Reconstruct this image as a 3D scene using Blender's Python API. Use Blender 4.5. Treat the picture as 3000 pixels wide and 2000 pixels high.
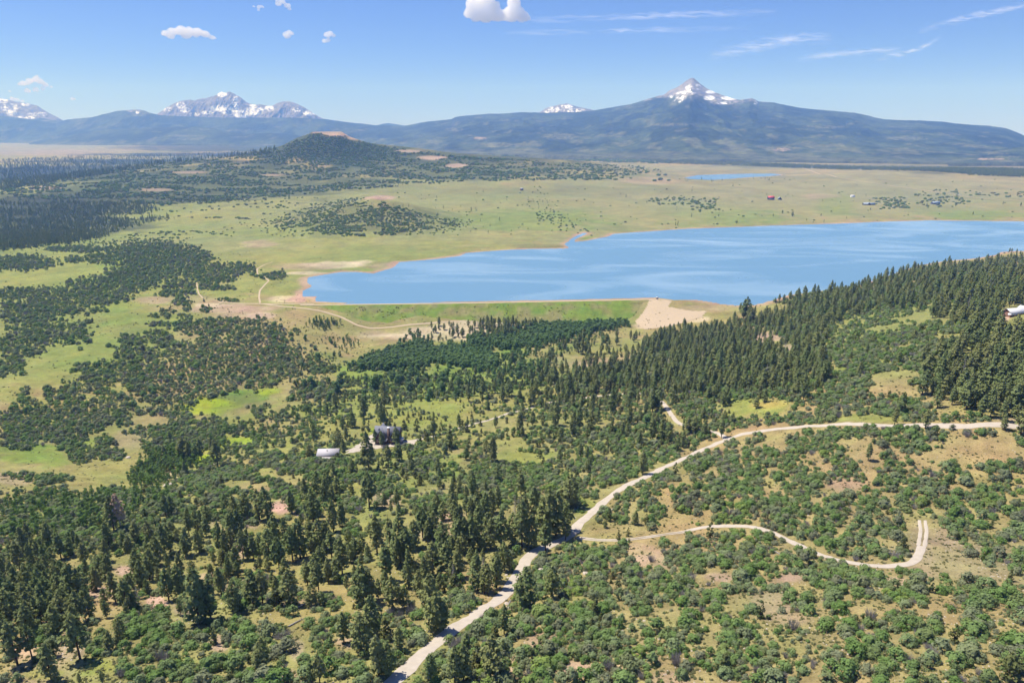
import bpy, math, random
import numpy as np
random.seed(7); rng = np.random.default_rng(7)
for o in list(bpy.data.objects): bpy.data.objects.remove(o)
SC = bpy.context.scene; COL = SC.collection
# ---------------------------------------------------------------- camera, sky, sun, exposure
CAMZ = 300.0; PITCH = math.radians(17.1); F = 2000.0
cd = bpy.data.cameras.new('camera'); cam = bpy.data.objects.new('camera', cd); COL.objects.link(cam)
cam.location = (0, 0, CAMZ); cam.rotation_euler = (math.pi/2 - PITCH, 0, 0)
cd.sensor_width = 36; cd.lens = 24; cd.clip_start = 1; cd.clip_end = 250000
SC.camera = cam
SUN_EL = math.radians(60); SUN_AZ = math.radians(-58)      # azimuth from +Y towards +X
w = bpy.data.worlds.new('World'); SC.world = w; w.use_nodes = True
nt = w.node_tree; nt.nodes.clear()
sky = nt.nodes.new('ShaderNodeTexSky'); sky.sky_type = 'NISHITA'; sky.sun_disc = False
sky.sun_elevation = SUN_EL; sky.sun_rotation = SUN_AZ; sky.altitude = 2600
sky.air_density = 1.0; sky.dust_density = 0.1; sky.ozone_density = 2.2
bg = nt.nodes.new('ShaderNodeBackground'); bg.inputs['Strength'].default_value = 0.071
wo = nt.nodes.new('ShaderNodeOutputWorld')
tn = nt.nodes.new('ShaderNodeMix'); tn.data_type = 'RGBA'; tn.blend_type = 'MULTIPLY'; tn.inputs[0].default_value = 1; tn.inputs[7].default_value = (.58, .72, 1.26, 1)
nt.links.new(sky.outputs[0], tn.inputs[6]); nt.links.new(tn.outputs[2], bg.inputs[0]); nt.links.new(bg.outputs[0], wo.inputs[0])
sl = bpy.data.lights.new('sun', 'SUN'); sl.energy = 4.6; sl.angle = math.radians(0.53); sl.color = (1.0, 0.96, 0.9)
sun = bpy.data.objects.new('sun', sl); COL.objects.link(sun)
sdir = np.array([math.sin(SUN_AZ)*math.cos(SUN_EL), math.cos(SUN_AZ)*math.cos(SUN_EL), math.sin(SUN_EL)])
from mathutils import Vector
sun.rotation_euler = Vector(sdir).to_track_quat('Z', 'Y').to_euler(); sun.location = (0, 0, 5000)
SC.view_settings.view_transform = 'Standard'; SC.view_settings.look = 'None'
SC.view_settings.exposure = 0.6; SC.view_settings.gamma = 1; SC.view_settings.use_curve_mapping = False
SC.cycles.max_bounces = 24; SC.cycles.diffuse_bounces = 3; SC.cycles.glossy_bounces = 2; SC.cycles.volume_bounces = 24
SC.cycles.transparent_max_bounces = 8; SC.cycles.use_denoising = True
SC.cycles.sample_clamp_indirect = 4

# ---------------------------------------------------------------- helpers
def tag(o, label=None, cat=None, group=None, kind=None):
    if label: o['label'] = label
    if cat: o['category'] = cat
    if group: o['group'] = group
    if kind: o['kind'] = kind
    return o
def link(o): COL.objects.link(o); return o
def mesh_np(name, V, Fc, smooth=False):
    me = bpy.data.meshes.new(name)
    V = np.asarray(V, dtype=np.float32); Fc = np.asarray(Fc, dtype=np.int32)
    n, k = Fc.shape
    me.vertices.add(len(V)); me.vertices.foreach_set('co', V.ravel())
    me.loops.add(n*k); me.loops.foreach_set('vertex_index', Fc.ravel())
    me.polygons.add(n); me.polygons.foreach_set('loop_start', np.arange(0, n*k, k, dtype=np.int32))
    if smooth: me.polygons.foreach_set('use_smooth', np.ones(n, dtype=bool))
    me.update(calc_edges=True); return me
def obj(name, me, mat=None, parent=None):
    o = bpy.data.objects.new(name, me)
    if mat is not None and me is not None and len(me.materials) == 0: me.materials.append(mat)
    link(o)
    if parent: o.parent = parent
    return o
def empty(name, loc, rz=0):
    o = bpy.data.objects.new(name, None); link(o); o.location = loc; o.rotation_euler = (0, 0, rz)
    o.empty_display_size = 0.5; return o
def grid_faces(nr, nc):
    a = (np.arange(nr-1)[:, None]*nc + np.arange(nc-1)[None, :]).ravel()
    return np.stack([a, a+1, a+nc+1, a+nc], 1)
def smooth(a, b, x):
    t = np.clip((x-a)/(b-a), 0, 1); return t*t*(3-2*t)
_LAT = np.random.default_rng(3).random((256, 256)).astype(np.float32)
def vnoise(x, y, seed=0):
    x = np.asarray(x)+seed*37.3; y = np.asarray(y)+seed*91.7
    xi = np.floor(x).astype(np.int64); yi = np.floor(y).astype(np.int64)
    fx = x-xi; fy = y-yi; fx = fx*fx*(3-2*fx); fy = fy*fy*(3-2*fy)
    a = _LAT[xi % 256, yi % 256]; b = _LAT[(xi+1) % 256, yi % 256]
    c = _LAT[xi % 256, (yi+1) % 256]; d = _LAT[(xi+1) % 256, (yi+1) % 256]
    return (a*(1-fx)+b*fx)*(1-fy)+(c*(1-fx)+d*fx)*fy
def fbm(x, y, oct=4, seed=0, gain=0.5):
    s = 0; a = 1; t = 0
    for i in range(oct):
        s = s+a*vnoise(x*2**i, y*2**i, seed+i*5); t += a; a *= gain
    return s/t
CP, SP = math.cos(PITCH), math.sin(PITCH)
def ray(px, py):
    u = (np.asarray(px, float)-1500)/F; v = (1000-np.asarray(py, float))/F
    return u, CP+v*SP, -SP+v*CP
def at_h(px, py, H):                    # point on the pixel's sight line lying H metres below the camera
    dx, dy, dz = ray(px, py); t = -H/dz; return dx*t, dy*t
def at_y(px, py, Y):
    dx, dy, dz = ray(px, py); t = Y/dy; return dx*t, CAMZ+dz*t
def project(X, Y, Z):
    z = Z-CAMZ; dep = Y*CP-z*SP; up = Y*SP+z*CP
    return 1500+F*X/dep, 1000-F*up/dep, dep
def poly_sd(X, Y, P):                   # signed distance to polygon, negative inside
    X = np.asarray(X, float); Y = np.asarray(Y, float)
    d = np.full(X.shape, 1e18); ins = np.zeros(X.shape, bool); n = len(P)
    for i in range(n):
        ax, ay = P[i]; bx, by = P[(i+1) % n]; ex, ey = bx-ax, by-ay
        t = np.clip(((X-ax)*ex+(Y-ay)*ey)/(ex*ex+ey*ey+1e-9), 0, 1)
        d = np.minimum(d, (X-ax-t*ex)**2+(Y-ay-t*ey)**2)
        c = ((ay > Y) != (by > Y)) & (X < (bx-ax)*(Y-ay)/(by-ay+1e-12)+ax)
        ins ^= c
    return np.where(ins, -1, 1)*np.sqrt(d)
def line_d(X, Y, P):
    d = np.full(np.shape(X), 1e18)
    for (ax, ay), (bx, by) in zip(P[:-1], P[1:]):
        ex, ey = bx-ax, by-ay
        t = np.clip(((X-ax)*ex+(Y-ay)*ey)/(ex*ex+ey*ey+1e-9), 0, 1)
        d = np.minimum(d, (X-ax-t*ex)**2+(Y-ay-t*ey)**2)
    return np.sqrt(d)
# ---------------------------------------------------------------- materials
def nodes(name):
    m = bpy.data.materials.new(name); m.use_nodes = True; n = m.node_tree
    b = n.nodes['Principled BSDF']; b.inputs['Roughness'].default_value = 0.9
    b.inputs['Specular IOR Level'].default_value = 0.15
    return m, n, b
def plain(name, col, rough=0.8, spec=0.2, noise=0.15, scale=2.0, metal=0.0):
    m, n, b = nodes(name); b.inputs['Roughness'].default_value = rough; b.inputs['Specular IOR Level'].default_value = spec
    b.inputs['Metallic'].default_value = metal
    tc = n.nodes.new('ShaderNodeTexCoord'); ns = n.nodes.new('ShaderNodeTexNoise'); ns.inputs['Scale'].default_value = scale
    ns.inputs['Detail'].default_value = 5
    mx = n.nodes.new('ShaderNodeMix'); mx.data_type = 'RGBA'
    mx.inputs[6].default_value = tuple(c*(1-noise) for c in col)+(1,); mx.inputs[7].default_value = tuple(min(1, c*(1+noise)) for c in col)+(1,)
    n.links.new(tc.outputs['Object'], ns.inputs['Vector']); n.links.new(ns.outputs[0], mx.inputs[0]); n.links.new(mx.outputs[2], b.inputs['Base Color'])
    return m
def foliage(name, cols, trans=0.3, loc_scale=0.012, var=0.35):
    """leaf colour: varies from plant to plant and from stand to stand"""
    m = bpy.data.materials.new(name); m.use_nodes = True; n = m.node_tree; n.nodes.clear(); L = n.links.new
    out = n.nodes.new('ShaderNodeOutputMaterial'); oi = n.nodes.new('ShaderNodeObjectInfo')
    ns = n.nodes.new('ShaderNodeTexNoise'); ns.inputs['Scale'].default_value = loc_scale; ns.inputs['Detail'].default_value = 3
    L(oi.outputs['Location'], ns.inputs['Vector'])
    mm = n.nodes.new('ShaderNodeMath'); mm.operation = 'MULTIPLY_ADD'; mm.inputs[1].default_value = 1.8; mm.inputs[2].default_value = -0.78
    L(ns.outputs[0], mm.inputs[0])
    ad = n.nodes.new('ShaderNodeMath'); ad.operation = 'MULTIPLY_ADD'; ad.inputs[1].default_value = 0.75
    L(oi.outputs['Random'], ad.inputs[0]); L(mm.outputs[0], ad.inputs[2])
    cr = n.nodes.new('ShaderNodeValToRGB'); e = cr.color_ramp.elements
    for i, c in enumerate(cols):
        p = i/(len(cols)-1)
        el = e[i] if i < 2 else e.new(p)
        el.position = p; el.color = tuple(c)+(1,)
    L(ad.outputs[0], cr.inputs[0])
    tc = n.nodes.new('ShaderNodeTexCoord'); n2 = n.nodes.new('ShaderNodeTexNoise'); n2.inputs['Scale'].default_value = 1.1; n2.inputs['Detail'].default_value = 2
    L(tc.outputs['Object'], n2.inputs['Vector'])
    hs = n.nodes.new('ShaderNodeHueSaturation'); ma = n.nodes.new('ShaderNodeMath'); ma.operation = 'MULTIPLY_ADD'
    ma.inputs[1].default_value = var*2; ma.inputs[2].default_value = 1-var
    L(n2.outputs[0], ma.inputs[0]); L(ma.outputs[0], hs.inputs['Value']); L(cr.outputs[0], hs.inputs['Color'])
    df = n.nodes.new('ShaderNodeBsdfDiffuse'); tr = n.nodes.new('ShaderNodeBsdfTranslucent'); mx = n.nodes.new('ShaderNodeMixShader')
    mx.inputs[0].default_value = trans
    L(hs.outputs[0], df.inputs[0]); L(hs.outputs[0], tr.inputs[0]); L(df.outputs[0], mx.inputs[1]); L(tr.outputs[0], mx.inputs[2]); L(mx.outputs[0], out.inputs[0])
    return m
M = {}
M['oak'] = foliage('oak_leaves', [(.26, .285, .165), (.17, .22, .085), (.195, .285, .095), (.145, .235, .065), (.23, .285, .14), (.19, .205, .125), (.22, .30, .08)], trans=.2)
M['pine'] = foliage('pine_needles', [(.25, .28, .105), (.20, .25, .10), (.28, .295, .115), (.19, .25, .095), (.24, .255, .105)], trans=.22, loc_scale=.02)
M['juniper'] = foliage('juniper_needles', [(.115, .15, .06), (.165, .17, .06), (.10, .14, .065)], trans=.12)
M['aspen'] = foliage('aspen_leaves', [(.14, .225, .06), (.18, .28, .065), (.15, .21, .09)], trans=.25)
M['cotton'] = foliage('cottonwood_leaves', [(.15, .25, .09), (.19, .29, .10), (.155, .225, .105)], trans=.2)
M['willow'] = foliage('willow_leaves', [(.20, .24, .11), (.15, .21, .07), (.21, .24, .14)], trans=.3)
M['tuft'] = foliage('scrub_leaves', [(.15, .17, .06), (.19, .19, .09), (.12, .15, .06)], trans=.3)
M['brown'] = foliage('dead_needles', [(.50, .36, .24), (.58, .43, .30)], trans=.2)
M['bark'] = plain('pine_bark', (.10, .065, .045), scale=1.5)
M['grey'] = plain('weathered_wood', (.30, .28, .27), scale=2)
M['rock'] = plain('pale_rock', (.46, .40, .33), scale=.8, noise=.3)
# ---------------------------------------------------------------- terrain control: (photo x, y, metres below the camera)
CTRL = [(0,2000,185),(750,2000,180),(1500,2000,172),(2250,2000,162),(3000,2000,152),
 (0,1700,225),(750,1700,214),(1500,1700,204),(2250,1700,186),(3000,1700,172),
 (0,1500,262),(0,1400,280),(400,1400,302),(750,1400,258),(1200,1400,252),(1500,1400,246),(1900,1400,226),(2250,1400,210),(3000,1400,184),
 (0,1300,292),(500,1300,312),(600,1250,312),(1000,1270,290),(1500,1250,276),(2100,1270,236),(2600,1250,192),(3000,1250,176),
 (250,1150,302),(0,1050,301),(600,1130,311),(1000,1050,317),(1500,1060,312),(2000,1060,285),(2500,1050,203),(3000,1050,168),
 (0,920,300),(500,950,302),(800,940,301),(1100,958,318),(1500,942,318),(1850,925,314),(2000,935,308),(2200,955,298),(2600,950,216),(3000,950,172),
 (2700,870,216),(2050,915,301),(2110,925,301),(2165,925,299),(2240,925,295),(2320,905,284),(2430,885,262),(3000,850,181),(2400,890,262),(3000,800,197),(2550,860,258),
 (0,800,302),(400,780,301),(768,890,297.5),(650,820,299),(850,790,298),
 (900,910,299),(1200,905,304),(1900,890,300)]
cx, cy, chh = [], [], []
for px, py, H in CTRL:
    X, Y = at_h(px, py, H); cx.append(X); cy.append(Y); chh.append(CAMZ-H)
LAKE_PX = [(920,887),(928,868),(888,869),(886,851),(915,840),(902,828),(900,813),(937,806),(1000,797),(1045,797),(1094,801),(1147,786),(1170,768),
 (1268,760),(1348,750),(1366,741),(1491,732),(1576,729),(1668,728),(1654,716),(1683,694),(1712,681),(1720,684),(1686,700),(1683,709),(1714,706),(1777,694),(1799,685),
 (1875,680),(2000,671),(2268,661),(2491,654),(2580,650),(2714,646),(3000,649),(3300,655),(3600,672),(3500,720),(3200,732),(3000,735),(2933,738),(2920,746),
 (2875,755),(2759,766),(2683,779),(2638,795),(2560,822),(2450,855),(2350,880),(2230,900),(2160,903),(2000,882),(1922,871),(1700,877),(1500,881),(1200,886)]
LAKE = np.array([at_h(a, b, CAMZ) for a, b in LAKE_PX])
POND_PX = [(2005,521),(2045,513),(2110,511),(2196,509),(2268,509),(2290,513),(2250,517),(2200,519),(2140,524),(2089,527),(2030,526)]
POND = np.array([at_h(a, b, CAMZ) for a, b in POND_PX])
for X, Y in [(-2500,2500),(-1200,2200),(0,2600),(1500,2800),(2600,2600),(2800,1400),(1800,1900),(-2500,1200),(900,1700),(300,1500)]:
    cx.append(X); cy.append(Y); chh.append(1.0 if X < 1700 else 6.0)
for X, Y, h in [(0,40,128),(-150,60,118),(150,60,140),(-700,500,40),(1100,500,150),(500,300,150),(-350,150,110)]:
    cx.append(X); cy.append(Y); chh.append(h)
cx = np.array(cx); cy = np.array(cy); chh = np.array(chh); EPS = 45.0
def _k(dx, dy): return np.sqrt(dx*dx+dy*dy+EPS*EPS)
K = _k(cx[:, None]-cx[None], cy[:, None]-cy[None]); n_ = len(cx)
A_ = np.zeros((n_+1, n_+1)); A_[:n_, :n_] = K; A_[n_, :n_] = 1; A_[:n_, n_] = 1
wts = np.linalg.solve(A_, np.append(chh, 0))
def rbf(X, Y):
    out = np.full(X.shape, wts[n_])
    for i in range(n_): out += wts[i]*_k(X-cx[i], Y-cy[i])
    return out
# long shield shaped butte: crest silhouette at one distance
def prof(px_list, Yd):
    xs, zs = [], []
    for a, b in px_list:
        x, z = at_y(a, b, Yd); xs.append(x); zs.append(z)
    return np.array(xs), np.array(zs)
BUT_Y = 4700.0
bx_, bz_ = prof([(-500,552),(0,530),(223,497),(446,474),(625,461),(759,443),(826,428),(870,405),(902,393),(918,386),(1000,386),(1027,402),(1060,413),(1089,421),(1156,428),(1223,435),(1312,447),(1446,456),(1670,470),(1900,484),(2100,500)], BUT_Y)
bz_ = np.maximum(bz_, 0)
MND_C = at_y(1090, 573, 2440)
def terrain(X, Y):
    X = np.asarray(X, float); Y = np.asarray(Y, float)
    far = smooth(1500, 2100, Y)
    h = rbf(X, Y)
    und = (fbm(X/420, Y/420, 4, 2)-.5)*10*smooth(1400, 2600, Y)
    h = h*(1-far)+far*1.5
    h = np.where(far > 0, np.maximum(h, -30+0*h), h)
    # small scale relief on the near hills
    h = h+(fbm(X/70, Y/70, 4, 9)-.5)*9*smooth(150, 400, Y)*(1-smooth(900, 1300, Y))+(fbm(X/18, Y/18, 3, 19)-.5)*1.6*(1-smooth(900, 1600, Y))
    h = h+und
    # mound
    dx = (X-MND_C[0]); dx = np.where(dx < 0, dx/345, dx/330); dy = (Y-2440); dy = np.where(dy < 0, dy/430, dy/380)
    r = np.sqrt(dx*dx+dy*dy); h = h+np.clip((MND_C[1]-2)*1.06*np.clip(1-r, 0, 1)**1.15, 0, MND_C[1]-2)*(.93+.14*fbm(X/90, Y/90, 3, 31))
    # butte
    z = np.interp(X, bx_, bz_); t = (Y-BUT_Y); t = np.where(t < 0, -t/1900, t/1500); g = np.clip(1-t, 0, 1)
    cap = smooth(120, 300, z)
    shp = g**1.55*(1-cap)+cap*(g**2.6*.72+.28*smooth(.80, .97, g))
    rel = (fbm(X/330, Y/330, 5, 41)-.5)*55*(1-g)*smooth(0, .25, g)*smooth(20, 120, z)
    h = h+z*shp+rel
    # canyon cut behind the butte's left foot and the wooded hollow in front of it
    c = at_y(330, 520, 5200)
    ca = (X+1900)/2300; cb = (Y-6300-(X+1900)*.75)/900
    h = h-85*np.exp(-(cb*cb))*smooth(1.6, .4, np.abs(ca))*(1-smooth(150, 200, z))
    ca = (X+1750)/900; cb = (Y-2500+(X+1700)*.15)/520
    h = h-30*np.exp(-cb*cb-ca*ca)
    # far plain rises gently to the mountains
    h = h+40*smooth(6000, 15000, Y)
    # right hand far hill
    # water
    near = (Y > 900) & (Y < 6000)
    sd = np.full(X.shape, 1e4)
    if near.any():
        s1 = poly_sd(X[near], Y[near], LAKE); s2 = poly_sd(X[near], Y[near], POND); sd[near] = np.minimum(s1, s2)
    wob = (fbm(X/24, Y/24, 3, 77)-.5)*7
    sd = sd+wob
    if near.any():
        kp = smooth(0, 700, s2); hn = h[near]; h[near] = np.where(s2 > 0, hn*kp+(1-kp)*.3, hn)
    h = np.where(sd < 0, np.maximum(-7, sd*.12), h)
    k = smooth(0, 90, sd); sh = (sd >= 0) & (sd < 90) & (Y > 1215)
    h = np.where(sh, np.maximum(.15+.02*sd, h*k+(1-k)*(.15+.03*sd)), h)
    return h
rows = [30.0]
while rows[-1] < 42000:
    y = rows[-1]
    rows.append(y+(max(.6, .0065*y) if y < 900 else 5.0 if y < 1320 else .0058*y if y < 6000 else .011*y))
GY = np.array(rows); NU = 560; GU = np.linspace(-1.02, 1.02, NU); NR = len(GY)
YY, UU = np.meshgrid(GY, GU, indexing='ij'); XX = UU*YY
GZ = terrain(XX, YY)
print('ground grid', GZ.shape)
_ri = np.arange(NR)
def hgt(X, Y):
    X = np.asarray(X, float); Y = np.clip(np.asarray(Y, float), GY[0], GY[-1]-1)
    r = np.interp(Y, GY, _ri); u = np.clip((X/Y-GU[0])/(GU[1]-GU[0]), 0, NU-1.001)
    i = np.minimum(r.astype(int), NR-2); j = u.astype(int); a = r-i; b = u-j
    return (GZ[i, j]*(1-b)+GZ[i, j+1]*b)*(1-a)+(GZ[i+1, j]*(1-b)+GZ[i+1, j+1]*b)*a
MY = np.concatenate([np.geomspace(60, 1500, 420), np.geomspace(1503, 20000, 420)])
def ground_at(px, py):                 # first place the sight line of a photo position meets the ground
    px = np.atleast_1d(np.asarray(px, float)); py = np.atleast_1d(np.asarray(py, float))
    X = np.zeros(len(px)); Y = np.zeros(len(px)); ok = np.zeros(len(px), bool)
    for s in range(0, len(px), 4000):
        dx, dy, dz = ray(px[s:s+4000], py[s:s+4000])
        t = MY[None]/dy[:, None]; d = CAMZ+dz[:, None]*t-hgt(dx[:, None]*t, np.broadcast_to(MY, t.shape))
        hit = d < 0; k = np.argmax(hit, 1); k = np.clip(k, 1, None); r = np.arange(len(k))
        d0 = d[r, k-1]; d1 = d[r, k]; f = np.clip(d0/(d0-d1+1e-9), 0, 1)
        y = MY[k-1]+(MY[k]-MY[k-1])*f
        X[s:s+4000] = dx*y/dy; Y[s:s+4000] = y; ok[s:s+4000] = hit.any(1)
    return X, Y, hgt(X, Y), ok
def path_world(P, step=4.0):
    P = np.array(P, float); X, Y, Z, ok = ground_at(P[:, 0], P[:, 1])
    return resample(np.stack([X, Y], 1), step)
def resample(W, step):
    # smooth spline through the points
    d = np.append(0, np.cumsum(np.hypot(*np.diff(W, axis=0).T))); n = max(3, int(d[-1]/step)); s = np.linspace(0, d[-1], n)
    out = np.stack([np.interp(s, d, W[:, 0]), np.interp(s, d, W[:, 1])], 1)
    for _ in range(4): out[1:-1] = (out[:-2]+2*out[1:-1]+out[2:])/4
    return out
ROADS_PX = {
 'main': ([(940,2200),(1040,2090),(1120,2030),(1200,1957),(1238,1914),(1289,1875),(1340,1832),(1391,1804),(1435,1773),(1475,1745),(1498,1715),(1524,1671),(1547,1632),(1583,1606),(1631,1588),(1672,1570),(1692,1537),(1730,1504),(1774,1466),(1800,1444),(1851,1415),(1927,1379),(1991,1348),(2042,1323),(2112,1293),(2170,1271),(2250,1260),(2335,1250),(2446,1244),(2536,1244),(2670,1246),(2804,1249),(3000,1250),(3200,1250)], 6.2),
 'track': ([(1690,1574),(1725,1577),(1761,1582),(1800,1584),(1851,1579),(1902,1572),(1966,1563),(2030,1549),(2119,1538),(2183,1540),(2246,1553),(2297,1575),(2361,1606),(2400,1625),(2438,1634),(2502,1652),(2579,1660),(2642,1657),(2675,1650),(2693,1627),(2701,1593),(2706,1555),(2703,1524)], 3.6),
 'lane': ([(2130,1286),(2103,1267),(2040,1255),(1985,1238),(1960,1205),(1937,1175),(1915,1158),(1866,1152),(1820,1154),(1759,1159),(1705,1166),(1660,1172),(1589,1183),(1545,1197),(1491,1210),(1415,1235),(1348,1253),(1286,1273),(1223,1290),(1170,1299),(1138,1303),(1096,1303),(1053,1307),(1029,1317),(1008,1322)], 4.0),
 'dam': ([(640,884),(700,889),(768,890),(850,890),(920,890)], 5),
 'bank': ([(762,888),(759,870),(761,851),(775,835),(788,822),(772,810),(754,802),(753,788),(775,775),(799,768)], 3.2),
 'toe': ([(768,890),(830,898),(940,911),(1000,929),(1045,952),(1080,961),(1156,957),(1268,946),(1357,940),(1415,922)], 5.0),
 'pasture': ([(576,828),(578,845),(582,860),(594,873)], 2.4),
 'valley': ([(2330,489),(2390,506),(2450,520),(2560,537),(2700,556),(2800,571),(2870,582),(2940,586),(3040,590)], 9.0),
}
ROADS = {k: (path_world(p, 3.0 if k != 'valley' else 25), w_) for k, (p, w_) in ROADS_PX.items()}
# dam crest line
DAM = np.array([at_h(a, b, CAMZ-4.5) for a, b in [(880,890.5),(1000,890),(1200,887.5),(1446,884),(1670,879.5),(1922,874),(2000,883.5),(2100,897),(2190,911)]])
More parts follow.
